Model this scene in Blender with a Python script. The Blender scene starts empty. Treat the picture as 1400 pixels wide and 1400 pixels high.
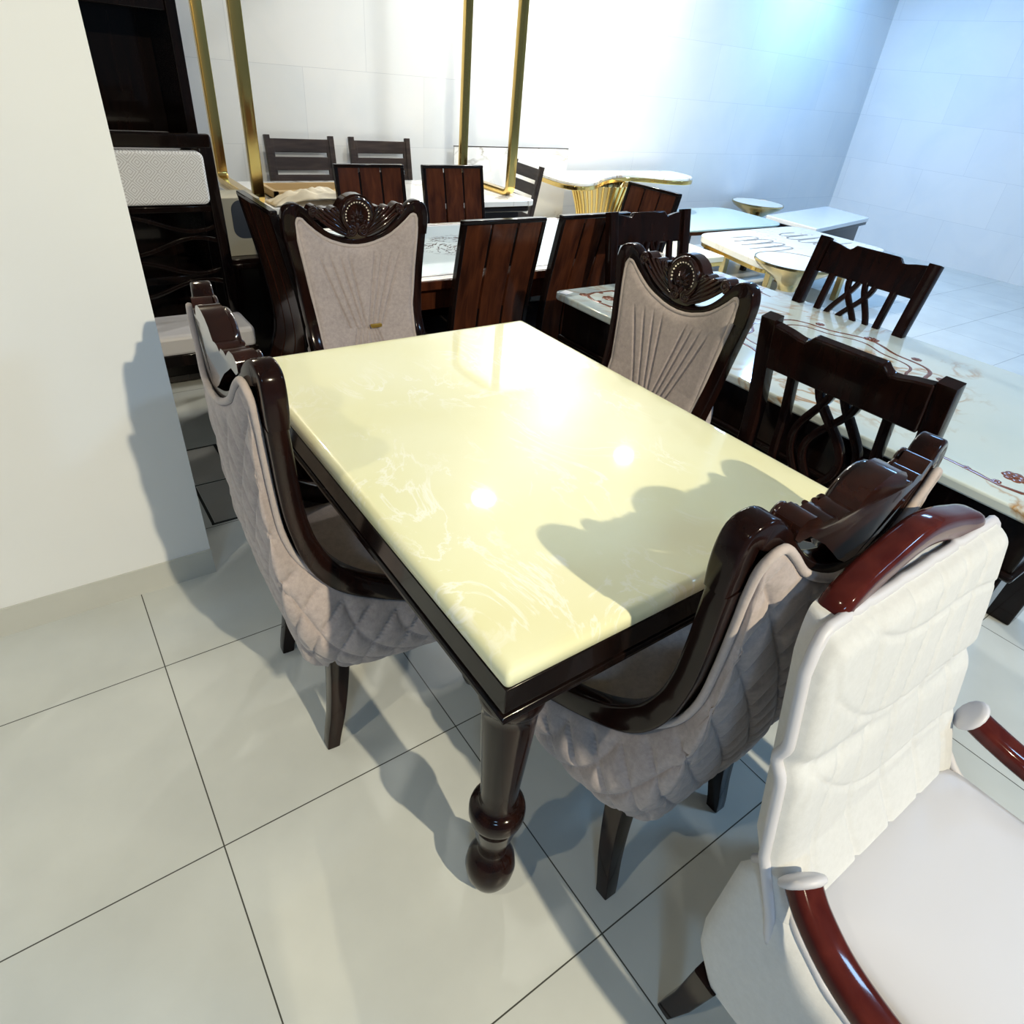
import bpy, math, random
import numpy as np
from mathutils import Matrix, Vector, Euler
random.seed(7)
S = bpy.context.scene
COL = S.collection
PI = math.pi

# ------------------------------------------------------------------ camera
cam_d = bpy.data.cameras.new('camera')
cam = bpy.data.objects.new('camera', cam_d)
COL.objects.link(cam)
cam.location = (0.0081, -0.8932, 1.4753)
cam.rotation_euler = (0.9565, -0.0851, -0.6111)
cam_d.sensor_width = 36
cam_d.lens = 866.52 / 1400 * 36
cam_d.clip_start = 0.02
S.camera = cam

# ------------------------------------------------------------------ world, exposure
S.view_settings.view_transform = 'Standard'
S.view_settings.look = 'None'
S.view_settings.gamma = 1
S.view_settings.exposure = 0.50
W = bpy.data.worlds.new('world')
S.world = W
W.use_nodes = True
W.node_tree.nodes['Background'].inputs[0].default_value = (0.55, 0.76, 1.0, 1)
W.node_tree.nodes['Background'].inputs[1].default_value = 0.14

# ------------------------------------------------------------------ ceiling lamps and added fill panels (power, colour, place)
WARM = (1.0, 0.88, 0.64)
NEUT = (1.0, 0.97, 0.88)
BLUE = (0.26, 0.55, 1.0)
COOL = (0.38, 0.66, 1.0)
LAMPS = [  # x, y, power, colour, radius, tilt target or None
    (0.76, -3.25, 400, WARM, 0.035, (0.75, 0.2, 0.6)),
    (2.42, 2.52, 16, NEUT, 0.085, None),
    (4.01, 3.62, 85, NEUT, 0.075, None),
    (3.93, 2.50, 24, NEUT, 0.075, None),
    (0.62, 3.50, 150, WARM, 0.035, (0.4, -0.4, 0.0)),
    (6.90, 3.30, 44, BLUE, 0.10, None),
    (-1.5, -0.5, 45, WARM, 0.04, (0.15, 0.7, 0.0)),
]
FILL_PANELS = [  # added cool fill, no such lamps seen: x, y, power, colour, size
    (-1.8, -3.2, 36, COOL, 0.6),
    (3.2, -2.6, 42, COOL, 0.6),
    (5.6, 0.6, 34, BLUE, 0.6),
]
CEIL = 3.02

# ------------------------------------------------------------------ materials
def nmat(name):
    m = bpy.data.materials.new(name)
    m.use_nodes = True
    nt = m.node_tree
    b = nt.nodes['Principled BSDF']
    return m, nt, b

def simple(name, col, rough=0.4, metal=0.0, coat=0.0, spec=0.5, noise=0.0, nscale=8.0, bump=0.0, bscale=60.0, sheen=0.0):
    m, nt, b = nmat(name)
    b.inputs['Base Color'].default_value = (*col, 1)
    b.inputs['Roughness'].default_value = rough
    b.inputs['Metallic'].default_value = metal
    b.inputs['Coat Weight'].default_value = coat
    b.inputs['Coat Roughness'].default_value = 0.05
    b.inputs['Specular IOR Level'].default_value = spec
    if sheen:
        b.inputs['Sheen Weight'].default_value = sheen
    tc = nt.nodes.new('ShaderNodeTexCoord')
    if noise:
        n = nt.nodes.new('ShaderNodeTexNoise'); n.inputs['Scale'].default_value = nscale
        n.inputs['Detail'].default_value = 5
        nt.links.new(tc.outputs['Object'], n.inputs['Vector'])
        mx = nt.nodes.new('ShaderNodeMix'); mx.data_type = 'RGBA'
        mx.inputs[6].default_value = (*[c * (1 - noise) for c in col], 1)
        mx.inputs[7].default_value = (*[min(1, c * (1 + noise)) for c in col], 1)
        nt.links.new(n.outputs['Fac'], mx.inputs[0])
        nt.links.new(mx.outputs[2], b.inputs['Base Color'])
    if bump:
        n2 = nt.nodes.new('ShaderNodeTexNoise'); n2.inputs['Scale'].default_value = bscale
        n2.inputs['Detail'].default_value = 3
        nt.links.new(tc.outputs['Object'], n2.inputs['Vector'])
        bp = nt.nodes.new('ShaderNodeBump'); bp.inputs['Strength'].default_value = bump
        bp.inputs['Distance'].default_value = 0.002
        nt.links.new(n2.outputs['Fac'], bp.inputs['Height'])
        nt.links.new(bp.outputs[0], b.inputs['Normal'])
    return m

def ramp(nt, src, stops):
    r = nt.nodes.new('ShaderNodeValToRGB')
    while len(r.color_ramp.elements) < len(stops):
        r.color_ramp.elements.new(0.5)
    for e, (p, c) in zip(r.color_ramp.elements, stops):
        e.position = p; e.color = (*c, 1)
    nt.links.new(src, r.inputs[0])
    return r

def wood(name, dark, light, rough=0.14, axis=2, coat=0.16):
    m, nt, b = nmat(name)
    tc = nt.nodes.new('ShaderNodeTexCoord')
    mp = nt.nodes.new('ShaderNodeMapping')
    sc = [14, 14, 14]; sc[axis] = 1.6
    mp.inputs['Scale'].default_value = sc
    nt.links.new(tc.outputs['Object'], mp.inputs[0])
    n = nt.nodes.new('ShaderNodeTexNoise'); n.inputs['Scale'].default_value = 2.2
    n.inputs['Detail'].default_value = 6; n.inputs['Distortion'].default_value = 0.6
    nt.links.new(mp.outputs[0], n.inputs['Vector'])
    r = ramp(nt, n.outputs['Fac'], [(0.3, dark), (0.75, light)])
    nt.links.new(r.outputs[0], b.inputs['Base Color'])
    b.inputs['Roughness'].default_value = rough
    b.inputs['Coat Weight'].default_value = coat
    b.inputs['Coat Roughness'].default_value = 0.04
    b.inputs['Specular IOR Level'].default_value = 0.12
    return m

def fabric(name, col, var=0.16, bump=0.5):
    m, nt, b = nmat(name)
    tc = nt.nodes.new('ShaderNodeTexCoord')
    n = nt.nodes.new('ShaderNodeTexNoise'); n.inputs['Scale'].default_value = 85
    n.inputs['Detail'].default_value = 6; n.inputs['Roughness'].default_value = 0.7
    nt.links.new(tc.outputs['Object'], n.inputs['Vector'])
    n3 = nt.nodes.new('ShaderNodeTexNoise'); n3.inputs['Scale'].default_value = 9
    nt.links.new(tc.outputs['Object'], n3.inputs['Vector'])
    ad = nt.nodes.new('ShaderNodeMath'); ad.operation = 'MULTIPLY_ADD'
    ad.inputs[1].default_value = 0.45
    nt.links.new(n3.outputs['Fac'], ad.inputs[0]); nt.links.new(n.outputs['Fac'], ad.inputs[2])
    r = ramp(nt, ad.outputs[0], [(0.5, tuple(c * (1 - var) for c in col)), (0.95, tuple(min(1, c * (1 + var)) for c in col))])
    nt.links.new(r.outputs[0], b.inputs['Base Color'])
    b.inputs['Roughness'].default_value = 0.9
    b.inputs['Sheen Weight'].default_value = 0.25
    b.inputs['Specular IOR Level'].default_value = 0.15
    bp = nt.nodes.new('ShaderNodeBump'); bp.inputs['Strength'].default_value = bump
    bp.inputs['Distance'].default_value = 0.0015
    nt.links.new(n.outputs['Fac'], bp.inputs['Height'])
    nt.links.new(bp.outputs[0], b.inputs['Normal'])
    return m

def marble(name, base, vein, scale=3.0, width=0.035, rough=0.1, dist=1.6, soft=None, coat=0.5, amount=1.0):
    m, nt, b = nmat(name)
    tc = nt.nodes.new('ShaderNodeTexCoord')
    n1 = nt.nodes.new('ShaderNodeTexNoise'); n1.inputs['Scale'].default_value = scale
    n1.inputs['Detail'].default_value = 6; n1.inputs['Distortion'].default_value = dist
    nt.links.new(tc.outputs['Object'], n1.inputs['Vector'])
    # thin lines where the noise crosses one half
    s = nt.nodes.new('ShaderNodeMath'); s.operation = 'SUBTRACT'; s.inputs[1].default_value = 0.5
    a = nt.nodes.new('ShaderNodeMath'); a.operation = 'ABSOLUTE'
    nt.links.new(n1.outputs['Fac'], s.inputs[0]); nt.links.new(s.outputs[0], a.inputs[0])
    r1 = ramp(nt, a.outputs[0], [(0.0, (amount,) * 3), (width, (0, 0, 0))])
    n2 = nt.nodes.new('ShaderNodeTexNoise'); n2.inputs['Scale'].default_value = scale * 0.9
    n2.inputs['Detail'].default_value = 3
    mp = nt.nodes.new('ShaderNodeMapping'); mp.inputs['Location'].default_value = (3.3, 1.7, 9.1)
    nt.links.new(tc.outputs['Object'], mp.inputs[0]); nt.links.new(mp.outputs[0], n2.inputs['Vector'])
    r2 = ramp(nt, n2.outputs['Fac'], [(0.45, (0, 0, 0)), (0.62, (1, 1, 1))])
    mu = nt.nodes.new('ShaderNodeMath'); mu.operation = 'MULTIPLY'
    nt.links.new(r1.outputs[0], mu.inputs[0]); nt.links.new(r2.outputs[0], mu.inputs[1])
    cl = ramp(nt, n2.outputs['Fac'], [(0.3, base), (0.75, soft or base)])
    mx = nt.nodes.new('ShaderNodeMix'); mx.data_type = 'RGBA'
    nt.links.new(mu.outputs[0], mx.inputs[0]); nt.links.new(cl.outputs[0], mx.inputs[6])
    mx.inputs[7].default_value = (*vein, 1)
    nt.links.new(mx.outputs[2], b.inputs['Base Color'])
    b.inputs['Roughness'].default_value = rough
    b.inputs['Coat Weight'].default_value = coat
    b.inputs['Coat Roughness'].default_value = 0.03
    m['mix'] = mx.name
    return m

def tile_floor():
    m, nt, b = nmat('floor_tile')
    tc = nt.nodes.new('ShaderNodeTexCoord')
    br = nt.nodes.new('ShaderNodeTexBrick')
    br.offset = 0.0; br.squash = 1.0
    br.inputs['Scale'].default_value = 1.0
    br.inputs['Brick Width'].default_value = 0.6
    br.inputs['Row Height'].default_value = 0.6
    br.inputs['Mortar Size'].default_value = 0.0016
    br.inputs['Mortar Smooth'].default_value = 0.2
    br.inputs['Color1'].default_value = (1, 1, 1, 1); br.inputs['Color2'].default_value = (0.95, 0.95, 0.95, 1)
    br.inputs['Mortar'].default_value = (0, 0, 0, 1)
    nt.links.new(tc.outputs['Object'], br.inputs['Vector'])
    n = nt.nodes.new('ShaderNodeTexNoise'); n.inputs['Scale'].default_value = 3.5; n.inputs['Detail'].default_value = 7
    nt.links.new(tc.outputs['Object'], n.inputs['Vector'])
    r = ramp(nt, n.outputs['Fac'], [(0.3, (0.55, 0.57, 0.545)), (0.7, (0.64, 0.66, 0.625))])
    mx = nt.nodes.new('ShaderNodeMix'); mx.data_type = 'RGBA'; mx.blend_type = 'MULTIPLY'
    mx.inputs[0].default_value = 1
    nt.links.new(r.outputs[0], mx.inputs[6]); nt.links.new(br.outputs['Color'], mx.inputs[7])
    m2 = nt.nodes.new('ShaderNodeMix'); m2.data_type = 'RGBA'
    nt.links.new(br.outputs['Fac'], m2.inputs[0]); nt.links.new(mx.outputs[2], m2.inputs[6])
    m2.inputs[7].default_value = (0.06, 0.06, 0.05, 1)
    nt.links.new(m2.outputs[2], b.inputs['Base Color'])
    b.inputs['Roughness'].default_value = 0.32
    b.inputs['Specular IOR Level'].default_value = 0.4
    return m

def wall_tile():
    m, nt, b = nmat('wall_tile')
    tc = nt.nodes.new('ShaderNodeTexCoord')
    sp = nt.nodes.new('ShaderNodeSeparateXYZ'); nt.links.new(tc.outputs['Object'], sp.inputs[0])
    ad = nt.nodes.new('ShaderNodeMath'); ad.operation = 'ADD'
    nt.links.new(sp.outputs[0], ad.inputs[0]); nt.links.new(sp.outputs[1], ad.inputs[1])
    cb = nt.nodes.new('ShaderNodeCombineXYZ')
    nt.links.new(ad.outputs[0], cb.inputs[0]); nt.links.new(sp.outputs[2], cb.inputs[1])
    br = nt.nodes.new('ShaderNodeTexBrick')
    br.offset = 0.5
    br.inputs['Scale'].default_value = 1.0
    br.inputs['Brick Width'].default_value = 0.9; br.inputs['Row Height'].default_value = 0.45
    br.inputs['Mortar Size'].default_value = 0.0015
    br.inputs['Color1'].default_value = (0.69, 0.71, 0.72, 1); br.inputs['Color2'].default_value = (0.73, 0.74, 0.74, 1)
    br.inputs['Mortar'].default_value = (0.57, 0.59, 0.61, 1)
    nt.links.new(cb.outputs[0], br.inputs['Vector'])
    n = nt.nodes.new('ShaderNodeTexNoise'); n.inputs['Scale'].default_value = 1.6; n.inputs['Detail'].default_value = 6
    n.inputs['Distortion'].default_value = 1.0
    nt.links.new(tc.outputs['Object'], n.inputs['Vector'])
    r = ramp(nt, n.outputs['Fac'], [(0.3, (0.93, 0.95, 0.97)), (0.6, (1, 1, 1))])
    mx = nt.nodes.new('ShaderNodeMix'); mx.data_type = 'RGBA'; mx.blend_type = 'MULTIPLY'
    mx.inputs[0].default_value = 1
    nt.links.new(br.outputs['Color'], mx.inputs[6]); nt.links.new(r.outputs[0], mx.inputs[7])
    nt.links.new(mx.outputs[2], b.inputs['Base Color'])
    b.inputs['Roughness'].default_value = 0.45
    return m

M = {}
M['wood'] = wood('dark_polished_wood', (0.005, 0.003, 0.003), (0.018, 0.006, 0.004))
M['wood_black'] = wood('near_black_wood', (0.004, 0.003, 0.003), (0.010, 0.005, 0.004))
M['wood_gloss'] = wood('carved_gloss_wood', (0.008, 0.004, 0.003), (0.035, 0.011, 0.007), 0.16, 2, 0.75)
M['wood_red'] = wood('red_brown_wood', (0.030, 0.010, 0.006), (0.095, 0.028, 0.012), 0.16)
M['wood_maroon'] = wood('maroon_wood', (0.050, 0.008, 0.007), (0.085, 0.016, 0.012), 0.1)
M['wood_grey'] = wood('greyish_brown_wood', (0.025, 0.020, 0.020), (0.06, 0.045, 0.04), 0.3, 0)
M['taupe'] = fabric('taupe_velvet', (0.43, 0.365, 0.345), 0.17)
M['taupe_light'] = fabric('taupe_velvet_piping', (0.48, 0.41, 0.38), 0.1)
M['white_fab'] = fabric('white_velvet', (0.60, 0.605, 0.60), 0.05, 0.3)
M['white_leather'] = simple('white_leatherette', (0.58, 0.575, 0.61), 0.45)
M['pearl'] = simple('pearl', (0.85, 0.78, 0.65), 0.12, coat=0.5)
M['gold'] = simple('polished_gold', (0.72, 0.50, 0.16), 0.14, 1.0)
M['brass'] = simple('aged_brass', (0.50, 0.40, 0.20), 0.2, 1.0)
M['tag'] = simple('brass_tag', (0.55, 0.36, 0.07), 0.35, 0.7)
M['floor'] = tile_floor()
M['wall'] = wall_tile()
M['paint'] = simple('white_paint', (0.80, 0.81, 0.80), 0.55, noise=0.03, nscale=3)
M['skirt'] = simple('grey_skirting', (0.55, 0.55, 0.50), 0.5, noise=0.08)
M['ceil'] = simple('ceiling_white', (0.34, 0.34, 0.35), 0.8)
M['grout'] = simple('black_joint', (0.012, 0.012, 0.011), 0.6)
M['hatch'] = simple('grey_tile', (0.42, 0.41, 0.38), 0.4, noise=0.1)
M['marble_white'] = marble('white_marble', (0.84, 0.84, 0.82), (0.45, 0.42, 0.38), 2.5, 0.03, 0.12)
M['plain_white'] = simple('plain_white_top', (0.78, 0.79, 0.79), 0.12, coat=0.3, noise=0.03, nscale=4)
M['marble_gold'] = marble('white_marble_brown_veins', (0.86, 0.84, 0.78), (0.42, 0.26, 0.12), 3.5, 0.05, 0.12)
M['glass_top'] = simple('pale_green_glass_top', (0.52, 0.70, 0.68), 0.06, coat=0.6)
M['cream_slab'] = marble('cream_slab', (0.86, 0.80, 0.60), (0.7, 0.6, 0.4), 3, 0.05, 0.15)
M['card'] = simple('cardboard', (0.42, 0.30, 0.15), 0.8, noise=0.1)
M['paper'] = simple('crumpled_paper', (0.62, 0.55, 0.42), 0.8, noise=0.15, bump=0.8, bscale=20)
M['white_card'] = simple('white_card', (0.9, 0.9, 0.92), 0.5)
M['navy'] = simple('navy_print', (0.012, 0.02, 0.035), 0.5)
M['cream_paint'] = simple('cream_paint', (0.30, 0.285, 0.23), 0.5)
M['grey_top'] = simple('dull_grey_top', (0.45, 0.43, 0.39), 0.45, noise=0.12, nscale=6)
M['chrome'] = simple('white_metal', (0.8, 0.8, 0.8), 0.3, 0.6)

def onyx():
    m, nt, b = nmat('cream_onyx')
    tc = nt.nodes.new('ShaderNodeTexCoord')
    base = nt.nodes.new('ShaderNodeTexNoise'); base.inputs['Scale'].default_value = 2.6; base.inputs['Detail'].default_value = 4
    nt.links.new(tc.outputs['Object'], base.inputs['Vector'])
    r0 = ramp(nt, base.outputs['Fac'], [(0.35, (0.79, 0.775, 0.47)), (0.68, (0.83, 0.825, 0.57))])
    mp = nt.nodes.new('ShaderNodeMapping'); mp.inputs['Scale'].default_value = (5.5, 3.2, 1); mp.inputs['Rotation'].default_value = (0, 0, 0.5)
    nt.links.new(tc.outputs['Object'], mp.inputs[0])
    n = nt.nodes.new('ShaderNodeTexNoise'); n.inputs['Scale'].default_value = 1.2; n.inputs['Detail'].default_value = 7
    n.inputs['Distortion'].default_value = 1.5; n.inputs['Roughness'].default_value = 0.62
    nt.links.new(mp.outputs[0], n.inputs['Vector'])
    s = nt.nodes.new('ShaderNodeMath'); s.operation = 'SUBTRACT'; s.inputs[1].default_value = 0.53
    a = nt.nodes.new('ShaderNodeMath'); a.operation = 'ABSOLUTE'
    nt.links.new(n.outputs['Fac'], s.inputs[0]); nt.links.new(s.outputs[0], a.inputs[0])
    v = ramp(nt, a.outputs[0], [(0.0, (1, 1, 1)), (0.028, (0, 0, 0))])
    n2 = nt.nodes.new('ShaderNodeTexNoise'); n2.inputs['Scale'].default_value = 4.5
    nt.links.new(tc.outputs['Object'], n2.inputs['Vector'])
    g = ramp(nt, n2.outputs['Fac'], [(0.42, (0, 0, 0)), (0.66, (0.85, 0.85, 0.85))])
    mu = nt.nodes.new('ShaderNodeMath'); mu.operation = 'MULTIPLY'
    nt.links.new(v.outputs[0], mu.inputs[0]); nt.links.new(g.outputs[0], mu.inputs[1])
    mx = nt.nodes.new('ShaderNodeMix'); mx.data_type = 'RGBA'
    nt.links.new(mu.outputs[0], mx.inputs[0]); nt.links.new(r0.outputs[0], mx.inputs[6])
    mx.inputs[7].default_value = (0.92, 0.92, 0.80, 1)
    nt.links.new(mx.outputs[2], b.inputs['Base Color'])
    b.inputs['Roughness'].default_value = 0.34
    b.inputs['Specular IOR Level'].default_value = 0.14
    b.inputs['Coat Weight'].default_value = 0.75
    b.inputs['Coat Roughness'].default_value = 0.035
    return m
M['onyx'] = onyx()

def printed_glass(name, base, ink, ell, scale, band):
    """pale glossy top with a scribbled print inside an ellipse (object coordinates)"""
    m, nt, b = nmat(name)
    tc = nt.nodes.new('ShaderNodeTexCoord')
    mp = nt.nodes.new('ShaderNodeMapping')
    mp.inputs['Scale'].default_value = (1 / ell[0], 1 / ell[1], 0)
    nt.links.new(tc.outputs['Object'], mp.inputs[0])
    ln = nt.nodes.new('ShaderNodeVectorMath'); ln.operation = 'LENGTH'
    nt.links.new(mp.outputs[0], ln.inputs[0])
    w = nt.nodes.new('ShaderNodeTexNoise'); w.inputs['Scale'].default_value = scale; w.inputs['Detail'].default_value = 8
    w.inputs['Distortion'].default_value = 3.0
    nt.links.new(tc.outputs['Object'], w.inputs['Vector'])
    s = nt.nodes.new('ShaderNodeMath'); s.operation = 'SUBTRACT'; s.inputs[1].default_value = 0.5
    a = nt.nodes.new('ShaderNodeMath'); a.operation = 'ABSOLUTE'
    nt.links.new(w.outputs['Fac'], s.inputs[0]); nt.links.new(s.outputs[0], a.inputs[0])
    li = ramp(nt, a.outputs[0], [(0.0, (1, 1, 1)), (band, (0.9, 0.9, 0.9)), (band * 1.6, (0, 0, 0))])
    mk = ramp(nt, ln.outputs['Value'], [(0.75, (1, 1, 1)), (1.0, (0, 0, 0))])
    mu = nt.nodes.new('ShaderNodeMath'); mu.operation = 'MULTIPLY'
    nt.links.new(li.outputs[0], mu.inputs[0]); nt.links.new(mk.outputs[0], mu.inputs[1])
    mx = nt.nodes.new('ShaderNodeMix'); mx.data_type = 'RGBA'
    nt.links.new(mu.outputs[0], mx.inputs[0])
    mx.inputs[6].default_value = (*base, 1); mx.inputs[7].default_value = (*ink, 1)
    nt.links.new(mx.outputs[2], b.inputs['Base Color'])
    b.inputs['Roughness'].default_value = 0.08; b.inputs['Coat Weight'].default_value = 0.6
    return m
M['print_top'] = printed_glass('printed_glass', (0.66, 0.78, 0.84), (0.12, 0.08, 0.07), (0.36, 0.22, 1), 9, 0.02)
M['swirl_marble'] = marble('swirled_marble', (0.55, 0.66, 0.68), (0.40, 0.22, 0.07), 2.6, 0.045, 0.08, 2.6, (0.66, 0.72, 0.68))
M['inlay'] = simple('brown_inlay', (0.16, 0.055, 0.03), 0.15, noise=0.4, nscale=40)
M['line_marble'] = marble('cream_marble', (0.86, 0.85, 0.79), (0.5, 0.42, 0.3), 5, 0.03, 0.1)
M['line'] = simple('grey_line', (0.16, 0.15, 0.13), 0.3)

# ------------------------------------------------------------------ mesh helpers
class MB:
    def __init__(s):
        s.v = []; s.f = []
    def add(s, vs, fs, mat=None):
        o = len(s.v)
        for p in vs:
            p = Vector(p)
            s.v.append(tuple(mat @ p) if mat is not None else tuple(p))
        for f in fs:
            s.f.append(tuple(i + o for i in f))
        return s
    def box(s, c, d, mat=None, taper=1.0):
        x, y, z = (k / 2 for k in d)
        vs = []
        for sz in (-1, 1):
            t = taper if sz < 0 else 1
            for sx, sy in ((-1, -1), (1, -1), (1, 1), (-1, 1)):
                vs.append((c[0] + sx * x * t, c[1] + sy * y * t, c[2] + sz * z))
        return s.add(vs, [(3, 2, 1, 0), (4, 5, 6, 7), (0, 1, 5, 4), (1, 2, 6, 5), (2, 3, 7, 6), (3, 0, 4, 7)], mat)
    def prism(s, poly, axis, a, b, mat=None):
        """polygon (2d, ccw) extruded along an axis from a to b; order of 2d coords: axis x->(y,z), y->(x,z), z->(x,y)"""
        n = len(poly)
        def P(p, t):
            return (t, p[0], p[1]) if axis == 0 else ((p[0], t, p[1]) if axis == 1 else (p[0], p[1], t))
        vs = [P(p, a) for p in poly] + [P(p, b) for p in poly]
        fs = [tuple(range(n))[::-1], tuple(range(n, 2 * n))]
        for i in range(n):
            j = (i + 1) % n
            fs.append((i, j, n + j, n + i))
        return s.add(vs, fs, mat)
    def lathe(s, prof, c=(0, 0, 0), n=32, sx=1.0, sy=1.0, mat=None):
        vs = []; fs = []
        for r, z in prof:
            for k in range(n):
                t = 2 * PI * k / n
                vs.append((c[0] + r * math.cos(t) * sx, c[1] + r * math.sin(t) * sy, c[2] + z))
        m = len(prof)
        for i in range(m - 1):
            for k in range(n):
                k2 = (k + 1) % n
                fs.append((i * n + k, i * n + k2, (i + 1) * n + k2, (i + 1) * n + k))
        fs.append(tuple(range(n))[::-1]); fs.append(tuple((m - 1) * n + k for k in range(n)))
        return s.add(vs, fs, mat)
    def tube(s, pts, r, n=8, closed=False, mat=None):
        P = [np.array(p, float) for p in pts]; N = len(P)
        vs = []; fs = []; nrm = None
        for i in range(N):
            if closed:
                t = P[(i + 1) % N] - P[i - 1]
            else:
                t = P[min(i + 1, N - 1)] - P[max(i - 1, 0)]
            t = t / (np.linalg.norm(t) + 1e-12)
            if nrm is None:
                h = np.array([0, 0, 1.0]) if abs(t[2]) < 0.9 else np.array([1.0, 0, 0])
                nrm = h - t * (h @ t)
            else:
                nrm = nrm - t * (nrm @ t)
            nrm = nrm / (np.linalg.norm(nrm) + 1e-12)
            bn = np.cross(t, nrm)
            ri = r[i] if hasattr(r, '__len__') else r
            for k in range(n):
                a = 2 * PI * k / n
                vs.append(tuple(P[i] + ri * (math.cos(a) * nrm + math.sin(a) * bn)))
        for i in range(N if closed else N - 1):
            j = (i + 1) % N
            for k in range(n):
                k2 = (k + 1) % n
                fs.append((i * n + k, i * n + k2, j * n + k2, j * n + k))
        if not closed:
            fs.append(tuple(range(n))[::-1]); fs.append(tuple((N - 1) * n + k for k in range(n)))
        return s.add(vs, fs, mat)
    def ball(s, c, r, n=10, mat=None):
        rx, ry, rz = r if hasattr(r, '__len__') else (r, r, r)
        m = max(4, n // 2 + 1); vs = []; fs = []
        vs.append((c[0], c[1], c[2] - rz))
        for i in range(1, m):
            ph = -PI / 2 + PI * i / m
            for k in range(n):
                t = 2 * PI * k / n
                vs.append((c[0] + rx * math.cos(ph) * math.cos(t), c[1] + ry * math.cos(ph) * math.sin(t), c[2] + rz * math.sin(ph)))
        vs.append((c[0], c[1], c[2] + rz))
        for k in range(n):
            fs.append((0, 1 + (k + 1) % n, 1 + k))
        for i in range(m - 2):
            for k in range(n):
                k2 = (k + 1) % n
                fs.append((1 + i * n + k, 1 + i * n + k2, 1 + (i + 1) * n + k2, 1 + (i + 1) * n + k))
        L = len(vs) - 1; o = 1 + (m - 2) * n
        for k in range(n):
            fs.append((o + k, o + (k + 1) % n, L))
        return s.add(vs, fs, mat)
    def grid(s, G, flip=False, mat=None):
        G = np.asarray(G); a, b = G.shape[:2]
        fs = []
        for i in range(a - 1):
            for j in range(b - 1):
                q = (i * b + j, (i + 1) * b + j, (i + 1) * b + j + 1, i * b + j + 1)
                fs.append(q[::-1] if flip else q)
        return s.add([tuple(p) for p in G.reshape(-1, 3)], fs, mat)
    def sweep(s, pts, dep, A, D, cap=True, rnd=0.3):
        """rounded-rectangle section along pts; dep = depth direction per point; A across, D depth sizes"""
        P = np.array(pts, float); N = len(P)
        sec = []
        c = rnd
        for (x, y) in ((1, 1), (-1, 1), (-1, -1), (1, -1)):
            for k in range(4):
                a0 = {(1, 1): 0, (-1, 1): 1, (-1, -1): 2, (1, -1): 3}[(x, y)] * PI / 2 + k / 3 * PI / 2
                sec.append((x * (1 - c) + c * math.cos(a0), y * (1 - c) + c * math.sin(a0)))
        n = len(sec); vs = []; fs = []
        for i in range(N):
            t = P[min(i + 1, N - 1)] - P[max(i - 1, 0)]; t /= np.linalg.norm(t)
            d = np.array(dep[i], float); d = d - t * (d @ t); d /= np.linalg.norm(d)
            a = np.cross(t, d)
            Ai = A[i] if hasattr(A, '__len__') else A
            Di = D[i] if hasattr(D, '__len__') else D
            for (x, y) in sec:
                vs.append(tuple(P[i] + a * x * Ai / 2 + d * y * Di / 2))
        for i in range(N - 1):
            for k in range(n):
                k2 = (k + 1) % n
                fs.append((i * n + k, i * n + k2, (i + 1) * n + k2, (i + 1) * n + k))
        fs.append(tuple(range(n))[::-1]); fs.append(tuple((N - 1) * n + k for k in range(n)))
        return s.add(vs, fs)
    def build(s, name, mat, parent=None, bevel=0, seg=2, sharp=0.7, recalc=True):
        me = bpy.data.meshes.new(name)
        me.from_pydata(s.v, [], s.f)
        if recalc:
            import bmesh
            bm = bmesh.new(); bm.from_mesh(me)
            bmesh.ops.recalc_face_normals(bm, faces=bm.faces)
            bm.to_mesh(me); bm.free()
        me.shade_smooth()
        me.set_sharp_from_angle(angle=sharp)
        me.materials.append(mat)
        o = bpy.data.objects.new(name, me)
        COL.objects.link(o)
        if parent is not None:
            o.parent = parent
        if bevel:
            b = o.modifiers.new('bevel', 'BEVEL'); b.width = bevel; b.segments = seg
            b.limit_method = 'ANGLE'; b.angle_limit = 0.6
            b.harden_normals = False
        return o

def tag(o, label=None, cat=None, group=None, kind=None):
    if label: o['label'] = label
    if cat: o['category'] = cat
    if group: o['group'] = group
    if kind: o['kind'] = kind
    return o

def thing(name, label, cat, loc=(0, 0, 0), rz=0.0, group=None):
    o = bpy.data.objects.new(name, None)
    o.empty_display_size = 0.1
    COL.objects.link(o)
    o.location = loc; o.rotation_euler = (0, 0, rz)
    return tag(o, label, cat, group)

def copy_tree(o, parent=None):
    c = o.copy(); COL.objects.link(c)
    if parent is not None:
        c.parent = parent
    for ch in list(o.children):
        copy_tree(ch, c)
    return c

def place(o, loc, rz, label=None, group=None):
    o.location = loc; o.rotation_euler = (0, 0, rz)
    if label: o['label'] = label
    if group: o['group'] = group
    return o

def interp(x, xs, ys):
    return float(np.interp(x, xs, ys))

def smooth_path(pts, n):
    """Catmull-Rom through pts, n samples"""
    P = np.array(pts, float); m = len(P)
    out = []
    for u in np.linspace(0, m - 1, n):
        i = min(int(u), m - 2); t = u - i
        p0 = P[max(i - 1, 0)]; p1 = P[i]; p2 = P[i + 1]; p3 = P[min(i + 2, m - 1)]
        out.append(0.5 * ((2 * p1) + (-p0 + p2) * t + (2 * p0 - 5 * p1 + 4 * p2 - p3) * t * t + (-p0 + 3 * p1 - 3 * p2 + p3) * t ** 3))
    return np.array(out)

def rounded_rect(w, d, r, n=6, cx=0, cy=0):
    out = []
    for (sx, sy, a0) in ((1, 1, 0), (-1, 1, PI / 2), (-1, -1, PI), (1, -1, 1.5 * PI)):
        for k in range(n + 1):
            a = a0 + k / n * PI / 2
            out.append((cx + sx * (w / 2 - r) + r * math.cos(a), cy + sy * (d / 2 - r) + r * math.sin(a)))
    return out

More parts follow.
